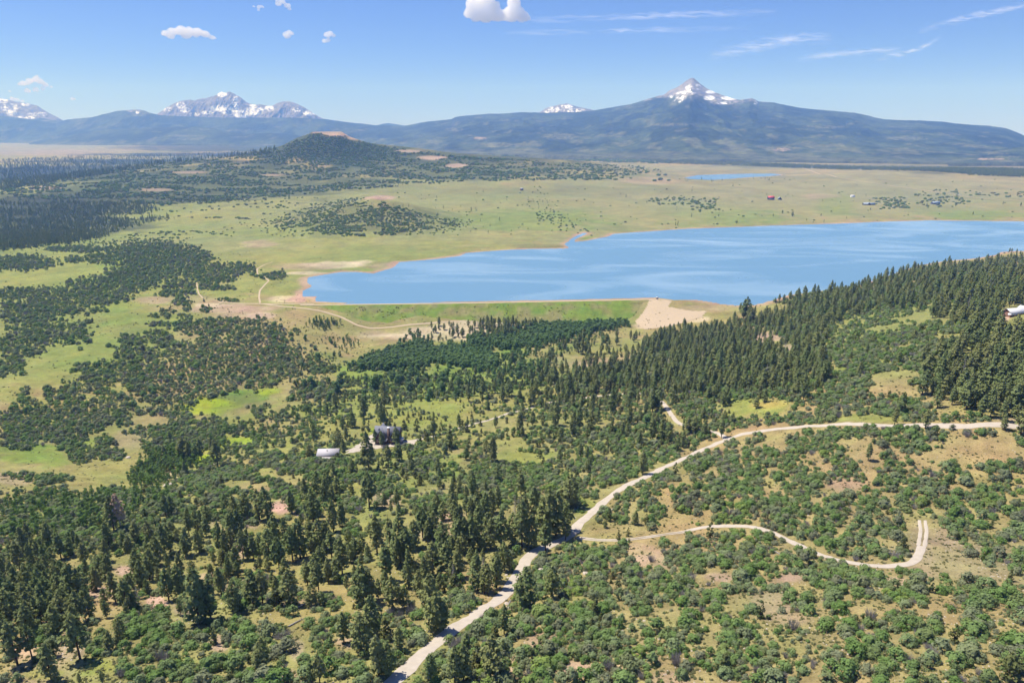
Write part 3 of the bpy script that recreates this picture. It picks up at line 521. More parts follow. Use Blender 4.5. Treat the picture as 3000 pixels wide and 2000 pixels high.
mountain('far_ridge', [(1010,368),(1045,361.5),(1060,362),(1103,368),(1120,363),(1137,361),(1160,364),(1183,368),(1230,372)], [(0,20000)], [(0,22000)], 'tiny bluish ridge on the horizon', 60, 20, z0=250, relief=.1)
P = [(1732,325),(1848,306),(1893,292),(1946,277),(1958,267),(1968,262),(1982,256),(1995,249),(2003,243),(2012,236),(2020,231.5),(2027,228),(2034,231),(2040,236),(2052,246),(2067,257),(2082,266),(2098,272),(2125,282),(2150,290),(2170,293),(2188,290),(2200,288),(2212,291),(2223,298),(2268,301)]
mountain('forested_mountains', [(-400,380),(-200,350),(-60,338),(0,339),(60,346),(134,357),(165,362),(190,352),(223,348),(268,344),(312,333),(340,326),(379,323),(411,322),(425,325),(437,331),(470,338),(560,342),(660,345),(760,345),(860,345),(946,349),(1000,356),(1045,362),(1103,368),(1183,369),(1246,357),(1321,350),(1335,343),(1348,340),(1429,334),(1480,333),(1531,329),(1600,331),(1680,328)]+P+[(2335,315),(2379,320),(2440,325),(2504,331),(2540,338),(2567,346),(2600,351),(2647,353),(2700,354),(2759,357),(2800,362),(2848,366),(2890,368),(2930,373),(2951,377),(2975,386),(3000,397),(3100,425),(3300,450)],
  [(0,16200),(900,14500),(1300,9500),(2000,7200),(3000,6400)], [(0,18200),(1000,17500),(1600,15500),(2000,14000),(3000,11500)], 'broad forested mountains rising to a snowy cone', 1150, 210, shape=1.12, treeline=880, rockfrac=1, relief=.85,
  patches=[('rock',2030,270,75,26,0),('rock',2120,292,60,16,0),('tree',2040,300,40,20,0),('tree',1930,300,30,16,0),(S,2018,262,12,14,.54),(S,2008,273,30,5,.42),(S,2045,250,6,16,.52),(S,2082,270,16,5,.38),(S,2078,287,18,7,.38),(S,2135,288,26,6,.38),(S,2120,302,20,4,.50),(S,1985,284,26,5,.50),(S,1990,294,14,7,.50),(S,2213,301,5,5,.45),
   ('clr',2290,435,50,8,0),('tan',2290,438,26,5,0),('clr',1460,425,70,7,0),('tan',1405,405,22,4,0),('clr',1330,380,24,6,0),('clr',1640,400,60,9,0),('clr',1960,365,60,5,0),('clr',2650,405,60,6,0),('clr',590,379,20,3,0),('clr',410,333,30,8,0),('rock',390,325,26,3,0),(S,402,330,5,4,.4),('clr',1500,440,60,5,0),('clr',2420,372,60,5,0)])
mountain('foothill', [(60,425),(130,412),(200,398),(260,386),(312,380),(380,376),(446,374),(510,372),(580,371),(625,377),(670,386),(714,393),(781,390),(839,393),(900,400),(960,412),(1000,425)], [(0,14200),(1000,13000)], [(0,15800),(1000,14300)], 'low dark wooded foothills below the left peaks', 300, 60, shape=.8, relief=.35, z0=30,
  patches=[('clr',530,398,60,3,0),('clr',540,408,60,2.5,0),('clr',600,379,14,2.5,0),('clr',700,402,30,2,0),('clr',460,386,16,2,0)])
mountain('wooded_rise', [(2780,470),(2826,461),(2880,450),(2937,437),(2970,431),(3000,428),(3100,420),(3300,425)], [(0,6300)], [(0,7600)], 'wooded rise at the right edge below the big mountain', 120, 40, shape=.8, relief=.3, z0=25,
  patches=[('clr',2900,450,60,4,0),('clr',2950,460,50,3,0),('tan',2900,466,50,3,0)])
# ---------------------------------------------------------------- haze
hz = np.array([(-34000,-900,-60),(34000,-900,-60),(34000,34500,-60),(-34000,34500,-60),(-34000,-900,2300),(34000,-900,2300),(34000,34500,2300),(-34000,34500,2300)], float)
hm = mesh_np('haze', hz, np.array([(0,3,2,1),(4,5,6,7),(0,1,5,4),(1,2,6,5),(2,3,7,6),(3,0,4,7)]))
m = bpy.data.materials.new('air'); m.use_nodes = True; m.node_tree.nodes.clear()
pv = m.node_tree.nodes.new('ShaderNodeVolumePrincipled'); mo = m.node_tree.nodes.new('ShaderNodeOutputMaterial'); m.node_tree.links.new(pv.outputs[0], mo.inputs['Volume'])
pv.inputs['Color'].default_value = (.20, .42, 1.0, 1); pv.inputs['Density'].default_value = 5.8e-5; pv.inputs['Absorption Color'].default_value = (1, 1, 1, 1); pv.inputs['Anisotropy'].default_value = 0.0
tag(obj('haze', hm, m), 'thin blue air over the valley and mountains', kind='stuff')
# ---------------------------------------------------------------- clouds
def cloud_mat():
    m = bpy.data.materials.new('cloud_vapour'); m.use_nodes = True; n = m.node_tree; n.nodes.clear()
    pv = n.nodes.new('ShaderNodeVolumePrincipled'); o = n.nodes.new('ShaderNodeOutputMaterial'); n.links.new(pv.outputs[0], o.inputs['Volume'])
    pv.inputs['Color'].default_value = (1, 1, 1, 1); pv.inputs['Density'].default_value = CLOUD_D; pv.inputs['Anisotropy'].default_value = .0; return m
CLOUD_D = .0045
M['cloud'] = cloud_mat()
import bmesh
def ico(sub):
    bm = bmesh.new(); bmesh.ops.create_icosphere(bm, subdivisions=sub, radius=1); v = np.array([q.co[:] for q in bm.verts]); f = np.array([[a.index for a in q.verts] for q in bm.faces]); bm.free(); return v, f
ICO3, ICOF3 = ico(4)
def noise3(P, seed): return (fbm(P[:, 0]+seed, P[:, 1]+P[:, 2]*.7, 4, 3)+fbm(P[:, 1]-seed, P[:, 2]-P[:, 0]*.6, 4, 13))-1
def cloud(label, puffs, Y, seed):
    """puffs: photo centre x, y and radius in photo pixels of each billow"""
    Vs, Fs, n0 = [], [], 0; r_ = np.random.default_rng(seed); xs = []
    base = max(p[1]+p[2]*.5 for p in puffs)
    for (x, y, r) in puffs:
        for k in range(5 if r > 6 else 3):
            a = r_.normal(size=2)*r*.42 if k else (0, 0); rr = r*(1 if k == 0 else r_.uniform(.4, .75)); yy_ = min(y+a[1]*.7, base-rr*.45)
            yo = Y+r_.uniform(-1, 1)*r*Y/F*.5
            X0, Z0 = at_y(x+a[0], yy_, yo); R = rr*Y/F/1.07
            d = ICO3*(1+.42*noise3(ICO3*2.1, seed+k*3+x)[:, None]+.20*noise3(ICO3*5.5, seed+k+x)[:, None]+.09*noise3(ICO3*14, seed+k+x)[:, None])
            d[:, 2] = np.where(d[:, 2] < 0, d[:, 2]*.55, d[:, 2])
            Vs.append(d*R+np.array([X0, yo, Z0])); Fs.append(ICOF3+n0); n0 += len(ICO3)
    me = mesh_np('cloud', np.concatenate(Vs), np.concatenate(Fs), True)
    o = obj('cloud', me, M['cloud']); rm = o.modifiers.new('join', 'REMESH'); rm.mode = 'VOXEL'; rm.voxel_size = 45; rm.use_smooth_shade = True
    dg = bpy.context.evaluated_depsgraph_get(); me2 = bpy.data.meshes.new_from_object(o.evaluated_get(dg)); o.modifiers.clear(); o.data = me2; bpy.data.meshes.remove(me); me2.name = 'cloud'; tag(o, label, 'cloud', 'small white clouds over the valley'); return o
cloud('large bright white cloud cut by the top edge of the photo', [(1376,42,18),(1386,14,22),(1405,44,26),(1422,8,28),(1438,46,26),(1460,50,22),(1480,50,20),(1496,40,20),(1506,12,20),(1514,40,22),(1534,50,16),(1545,54,10),(1395,56,16),(1425,58,16),(1500,56,16),(1435,-14,26),(1512,-14,20),(1448,22,18)], 37000, 1)
cloud('long flat white cloud above the snowy peak', [(485,100,11),(505,96,14),(530,94,16),(555,96,16),(580,98,15),(603,104,12),(622,112,8),(545,106,14),(500,108,12)], 37500, 2)
cloud('small puffy cloud above the far left mountains', [(68,247,10),(88,240,10),(105,236,11),(120,242,10),(135,250,8),(150,256,5),(80,268,9),(105,265,9),(125,262,7)], 38500, 3)
cloud('little white cloud, the one standing alone right of the long flat cloud', [(838,104,10),(848,98,9),(856,100,6),(842,110,7)], 38000, 4)
cloud('little double cloud, one puff over the other', [(958,104,9),(968,100,9),(978,106,6),(950,122,8),(962,120,7)], 38000, 5)
cloud('ragged cloud scrap touching the top edge of the sky', [(815,14,8),(828,6,8),(840,18,8),(848,28,6),(812,2,6)], 38000, 6)
cloud('tiny wisp left of the ragged scrap', [(758,22,6),(766,20,5),(758,31,5),(771,23,4)], 38000, 7)
cloud('tiniest fleck left of the tiny wisp', [(743,20,4),(747,21,3)], 38000, 17)
cloud('low cloud peeping over the far left ridge', [(38,292,8),(52,294,7),(66,297,5)], 41000, 8)
cloud('tiny lone puff low over the left mountains', [(212,291,6),(219,292,4)], 41000, 9)
cloud('tiny puff beside the left edge of the sky', [(28,268,4),(34,270,3)], 41000, 10)
def cirrus():
    m = bpy.data.materials.new('ice_cloud'); m.use_nodes = True; n = m.node_tree; n.nodes.clear(); L = n.links.new
    at = n.nodes.new('ShaderNodeVertexColor'); at.layer_name = 'veil'; tr = n.nodes.new('ShaderNodeBsdfTransparent'); df = n.nodes.new('ShaderNodeBsdfTranslucent'); df.inputs[0].default_value = (1, 1, 1, 1)
    mx = n.nodes.new('ShaderNodeMixShader'); o = n.nodes.new('ShaderNodeOutputMaterial'); L(at.outputs[0], mx.inputs[0]); L(tr.outputs[0], mx.inputs[1]); L(df.outputs[0], mx.inputs[2]); L(mx.outputs[0], o.inputs[0])
    return m
M['cirrus'] = cirrus()
def wisp(label, pts, wid, a0):
    """a thin streak of ice cloud lying level at its own height, its photo track given"""
    ZC = 8200.0
    P = np.array(pts, float); s = np.linspace(0, 1, 60); px = np.interp(s, np.linspace(0, 1, len(P)), P[:, 0]); py = np.interp(s, np.linspace(0, 1, len(P)), P[:, 1])
    for _ in range(12): py[1:-1] = (py[:-2]+2*py[1:-1]+py[2:])/4
    c = np.linspace(-1, 1, 15); U, C_ = np.meshgrid(s, c, indexing='ij')
    QX = px[:, None]+C_*0; QY = py[:, None]+C_*wid
    dx, dy, dz = ray(QX, QY); t = (ZC-CAMZ)/dz; V = np.stack([dx*t, dy*t, np.full(QX.shape, ZC)+(fbm(QX/20, QY/9, 3, 4)-.5)*300], -1)
    al = .42*a0*(1-np.abs(C_))**1.2*np.sin(np.pi*np.clip(U, .0, 1))**.6*np.clip(fbm(QX/60+pts[0][0], QY/4, 5, 9)*3-.9, 0, 1)
    al[:, 0] = 0; al[:, -1] = 0; al[0] = 0; al[-1] = 0
    me = mesh_np('cirrus_cloud', V.reshape(-1, 3), grid_faces(60, 15), True)
    at = me.color_attributes.new('veil', 'FLOAT_COLOR', 'POINT'); q = al.ravel()[:, None]; at.data.foreach_set('color', np.concatenate([q, q, q, q*0+1], 1).astype(np.float32).ravel())
    tag(obj('cirrus_cloud', me, M['cirrus']), label, 'cloud', 'thin streaks of high cloud')
wisp('thin high streak running right from the large white cloud', [(1520,60),(1750,52),(2000,44),(2280,36)], 12, .5)
wisp('lower of the two long thin streaks beside the large cloud', [(1480,98),(1700,94),(1950,88),(2200,86)], 10, .4)
wisp('pale wisp sloping up above the right shoulder of the mountain', [(2080,165),(2200,138),(2330,112),(2440,112)], 22, .6)
wisp('faint streak below the sloping pale wisp', [(2330,175),(2450,158),(2560,150),(2640,145)], 12, .5)
wisp('small bright wisp above the right end of the mountain', [(2570,176),(2630,160),(2690,146),(2760,108)], 10, .6)
wisp('long diagonal wisp reaching the upper right corner', [(2690,92),(2800,62),(2900,38),(3040,8)], 13, .65)
# ---------------------------------------------------------------- plant meshes
def quads(C, Nrm, S, rs):
    """leaf sprays: one kite shaped face per centre, normal and size"""
    n = len(C); Nrm = Nrm/np.linalg.norm(Nrm, axis=1)[:, None]
    a = rs.normal(size=(n, 3)); T = np.cross(Nrm, a); T /= np.linalg.norm(T, axis=1)[:, None]; B = np.cross(Nrm, T)
    S = np.asarray(S)[:, None]; r = rs.uniform(.6, 1.25, (n, 4, 1))
    V = np.stack([C+T*S*r[:, 0], C+B*S*.8*r[:, 1], C-T*S*r[:, 2], C-B*S*.8*r[:, 3]], 1).reshape(-1, 3)
    return V, np.arange(4*n).reshape(n, 4)
def tri_split(Fq): return np.concatenate([Fq[:, [0, 1, 2]], Fq[:, [0, 2, 3]]])
def blob_leaves(centres, radii, per_area, size, rs, squash=1.0, up=.28, jit=.30):
    C, N_, S = [], [], []
    for c, r in zip(centres, radii):
        n = max(6, int(per_area*4*math.pi*r*r)); d = rs.normal(size=(n, 3)); d /= np.linalg.norm(d, axis=1)[:, None]
        keep = d[:, 2] > -.55; d = d[keep]; n = len(d)
        rad = r*(.78+.3*rs.random(n))[:, None]
        C.append(np.asarray(c)+d*rad*np.array([1, 1, squash])); N_.append(d+np.array([0, 0, up])+rs.normal(size=(n, 3))*jit); S.append(size*(.6+.8*rs.random(n)))
    return np.concatenate(C), np.concatenate(N_), np.concatenate(S)
def oak_mesh(i, R, Hh, n_lump, size, dens):
    rs = np.random.default_rng(100+i); cs, rr = [], []
    for k in range(n_lump):
        a = rs.uniform(0, 2*math.pi); q = math.sqrt(rs.random())*R*.66; r = R*rs.uniform(.27, .46)
        z = (Hh-r)*(1-.6*(q/R)**1.5)*rs.uniform(.72, 1.05)
        cs.append((q*math.cos(a), q*math.sin(a), max(z, r*.5))); rr.append(r)
    for k in range(int(n_lump*.8)):
        a = 2*math.pi*(k+rs.random())/(n_lump*.8); r = R*rs.uniform(.22, .36); q = R*rs.uniform(.62, .84); cs.append((q*math.cos(a), q*math.sin(a), r*rs.uniform(.7, 1.5))); rr.append(r)
    C, N_, S = blob_leaves(cs, rr, dens, size, rs, .95); C[:, 2] = np.maximum(C[:, 2], .08)
    D = C/np.array([R, R, Hh]); N_ = N_+.9*D/np.linalg.norm(D, axis=1)[:, None]
    V, Fq = quads(C, N_, S, rs); return mesh_np('oak_shrub', V, Fq)
def round_tree(i, R, Hh, base, n_lump, size, dens, name):
    rs = np.random.default_rng(300+i); cs, rr = [], []
    for k in range(n_lump):
        t = rs.random(); z = base+(Hh-base)*t; wd = R*math.sqrt(max(.05, 1-(2*t-.9)**2*.85)); a = rs.uniform(0, 2*math.pi); q = wd*rs.uniform(.25, .7); r = R*rs.uniform(.3, .46)
        cs.append((q*math.cos(a), q*math.sin(a), min(z, Hh-r))); rr.append(r)
    C, N_, S = blob_leaves(cs, rr, dens, size, rs); V, Fq = quads(C, N_, S, rs); return mesh_np(name, V, Fq)
def pine_mesh(i, Hh, R, base, lod=1.0, bare=0.0):
    rs = np.random.default_rng(500+i); C, N_, S = [], [], []; n = int(26*lod**.5); lean = rs.normal(size=2)*.012
    for k in range(n):
        t = (k+rs.random()*.8)/n; z = base+(Hh-base)*t
        rad = R*(min(1, (1-t)*1.9+.07)**.78)*rs.uniform(.62, 1.12)*(.72+.28*min(1, t*5)); nb = rs.integers(4, 7) if t < .9 else 3
        a0 = rs.uniform(0, 2*math.pi)
        for b in range(nb):
            if rs.random() < .1+bare: continue
            a = a0+2*math.pi*b/nb+rs.normal()*.25; L_ = rad*rs.uniform(.65, 1.15); m = int(max(2, (3+L_*2.6)*lod**.7))
            q = (.25+.75*np.sqrt(rs.random(m)))*L_; off = rs.normal(size=m)*.11*L_; zz = z+q*rs.uniform(-.16, .20)+rs.normal(size=m)*.16
            C.append(np.stack([q*math.cos(a)-off*math.sin(a)+lean[0]*z*z*.1, q*math.sin(a)+off*math.cos(a)+lean[1]*z*z*.1, zz], 1))
            nn = np.stack([np.full(m, math.cos(a)*.8), np.full(m, math.sin(a)*.8), np.full(m, .75)], 1)+rs.normal(size=(m, 3))*.34
            N_.append(nn); S.append((.36+.30*rs.random(m))*(1.0/lod**.45))
    C = np.concatenate(C); V, Fq = quads(C, np.concatenate(N_), np.concatenate(S), rs); return mesh_np('pine_crown', V, Fq)
def juniper_mesh(i, Hh, R, size, dens):
    rs = np.random.default_rng(700+i); cs, rr = [], []; pk = rs.uniform(.9, 1.5)
    for k in range(22):
        t = rs.random()**.9; z = Hh*(.08+.84*t); wd = R*(1-t)**(.6*pk)*min(1, .55+t*3); a = rs.uniform(0, 6.28); q = wd*rs.uniform(.3, .72); r = R*rs.uniform(.24, .38)*(1-.45*t)
        cs.append((q*math.cos(a), q*math.sin(a), max(z, r*.7))); rr.append(r)
    C, N_, S = blob_leaves(cs, rr, dens, size, rs, 1.3); C[:, 2] = np.clip(C[:, 2], .1, None); V, Fq = quads(C, N_, S, rs); return mesh_np('juniper_crown', V, Fq)
def tube(P, R, k=6):
    P = np.array(P, float); Vv = []
    for i, (p, r) in enumerate(zip(P, R)):
        t = P[min(i+1, len(P)-1)]-P[max(i-1, 0)]; t /= np.linalg.norm(t)+1e-9; a = np.cross(t, (.3, .9, .2)); a /= np.linalg.norm(a); b = np.cross(t, a)
        for j in range(k): th = 2*math.pi*j/k; Vv.append(p+r*(math.cos(th)*a+math.sin(th)*b))
    Fc = [[i*k+j, i*k+(j+1) % k, (i+1)*k+(j+1) % k, (i+1)*k+j] for i in range(len(P)-1) for j in range(k)]
    return np.array(Vv), np.array(Fc)
def join(parts):
    Vs, Fs, n = [], [], 0
    for V, Fc in parts: Vs.append(V); Fs.append(Fc+n); n += len(V)
    return np.concatenate(Vs), np.concatenate(Fs)
def trunk_mesh(i, Hh, r0, crown_base, R, limbs=10, name='pine_trunk'):
    rs = np.random.default_rng(900+i); s = np.linspace(0, 1, 7); wob = rs.normal(size=2)*.01*Hh
    P = np.stack([wob[0]*s*s, wob[1]*s*s, s*Hh*.97-.4], 1); parts = [tube(P, r0*(1-s)**.8+.03, 7)]
    for k in range(limbs):
        t = crown_base/Hh+(1-crown_base/Hh)*(k+.5)/limbs*.85; a = rs.uniform(0, 6.28); p = np.array([wob[0]*t*t, wob[1]*t*t, t*Hh]); L_ = R*(1-t)*1.2+.5
        d = np.array([math.cos(a), math.sin(a), .25]); parts.append(tube([p, p+d*L_*.5, p+d*L_+np.array([0, 0, .1])], [r0*.22, r0*.15, .02], 4))
    V, Fc = join(parts); return mesh_np(name, V, Fc, True)
def dead_mesh(i, Hh, R, n=60):
    rs = np.random.default_rng(1100+i); parts = []
    for k in range(n):
        z = Hh*(.2+.78*(k+rs.random())/n); a = rs.uniform(0, 6.28); L_ = R*(1.15-z/Hh)*rs.uniform(.5, 1.1); p = np.array([0, 0, z]); d = np.array([math.cos(a), math.sin(a), rs.uniform(-.1, .35)]); q = p+d*L_
        parts.append(tube([p, p+d*L_*.6, q], [.07, .05, .015], 3))
        for j in range(3):
            e = d+rs.normal(size=3)*.6; parts.append(tube([p+d*L_*rs.uniform(.4, .8), p+d*L_*.7+e*L_*.35], [.035, .01], 3))
    V, Fc = join(parts); return mesh_np('dead_branches', V, Fc, True)
def snag_shrub(i, R, Hh, n=46):
    rs = np.random.default_rng(1300+i); parts = []
    for k in range(n):
        a = rs.uniform(0, 6.28); q = R*.35*rs.random(); p = np.array([q*math.cos(a), q*math.sin(a), 0]); d = np.array([math.cos(a)*rs.uniform(.1, .9)*R, math.sin(a)*rs.uniform(.1, .9)*R, Hh*rs.uniform(.6, 1)])
        m_ = p+d*.55+rs.normal(size=3)*.15; parts.append(tube([p, m_, p+d], [.08, .05, .015], 3))
        for j in range(2): parts.append(tube([m_, m_+d*.3+rs.normal(size=3)*.45], [.04, .012], 3))
    V, Fc = join(parts); return mesh_np('grey_brush', V, Fc, True)
PINE_H = 16.0
PINES = []
for i, (R, b) in enumerate([(3.2, 2.4), (3.7, 1.9), (2.9, 3.4), (4.0, 2.2), (3.1, 2.8), (2.6, 1.8), (3.5, 4.6)]):
    PINES.append((pine_mesh(i, PINE_H, R, b, 1.0), trunk_mesh(i, PINE_H, .30, b, R)))
for c_, t_ in PINES: c_.materials.append(M['pine']); t_.materials.append(M['bark'])
OAKS = [oak_mesh(i, R, Hh, nl, .30, 5.2) for i, (R, Hh, nl) in enumerate([(2.2, 3.4, 9), (2.5, 3.9, 11), (1.9, 3.2, 8), (2.8, 3.8, 13), (2.0, 3.8, 8), (2.4, 3.2, 10), (2.2, 4.2, 10), (2.6, 3.6, 9)])]
JUNS = [(juniper_mesh(i, 5.0, R, .24, 8.5), trunk_mesh(50+i, 3.0, .18, 1.0, .8, 3, 'juniper_trunk')) for i, R in enumerate([1.7, 2.0, 1.5, 2.3])]
ASPS = [(round_tree(i, R, 9.0, 1.6, 20, .33, 4.0, 'aspen_crown'), trunk_mesh(60+i, 8.0, .14, 2.0, 1.2, 5, 'aspen_trunk')) for i, R in enumerate([1.9, 2.2, 1.7, 2.4])]
COTS = [(round_tree(20+i, R, 10.0, .8, 24, .42, 2.8, 'cottonwood_crown'), trunk_mesh(70+i, 8.5, .3, 2.0, 2.2, 6, 'cottonwood_trunk')) for i, R in enumerate([3.4, 3.9, 3.0, 4.2])]
WILS = [round_tree(40+i, R, 3.2, .2, 12, .3, 4.2, 'willow_bush') for i, R in enumerate([1.9, 2.3, 1.6])]
DEADS = [(dead_mesh(i, 14, 2.6), trunk_mesh(80+i, 14, .24, 3, 2, 8, 'dead_trunk')) for i in range(3)]
SNAGS = [snag_shrub(i, 1.9, 2.9) for i in range(3)]
BROWN = pine_mesh(90, PINE_H, 3.0, 5.0, .7, .1)
for m_ in OAKS: m_.materials.append(M['oak'])
for c_, t_ in JUNS: c_.materials.append(M['juniper']); t_.materials.append(M['bark'])
for c_, t_ in ASPS: c_.materials.append(M['aspen']); t_.materials.append(M['grey'])
for c_, t_ in COTS: c_.materials.append(M['cotton']); t_.materials.append(M['bark'])
for m_ in WILS: m_.materials.append(M['willow'])
for c_, t_ in DEADS: c_.materials.append(M['grey']); t_.materials.append(M['grey'])
for m_ in SNAGS: m_.materials.append(M['grey'])
BROWN.materials.append(M['brown'])
# far plants: fewer, larger leaf sprays
F_PINE = [pine_mesh(30+i, PINE_H, R, 1.2, .28) for i, R in enumerate([2.6, 3.1, 2.3])]
F_OAK = [oak_mesh(40+i, 4.4, 4.6, 10, .75, .75) for i in range(4)]
F_BUSH = [oak_mesh(60+i, 1.0, .9, 5, .22, 9) for i in range(3)]
for m_ in F_PINE: m_.materials.append(M['pine'])
for m_ in F_OAK: m_.materials.append(M['oak'])
for m_ in F_BUSH: m_.materials.append(M['tuft'])
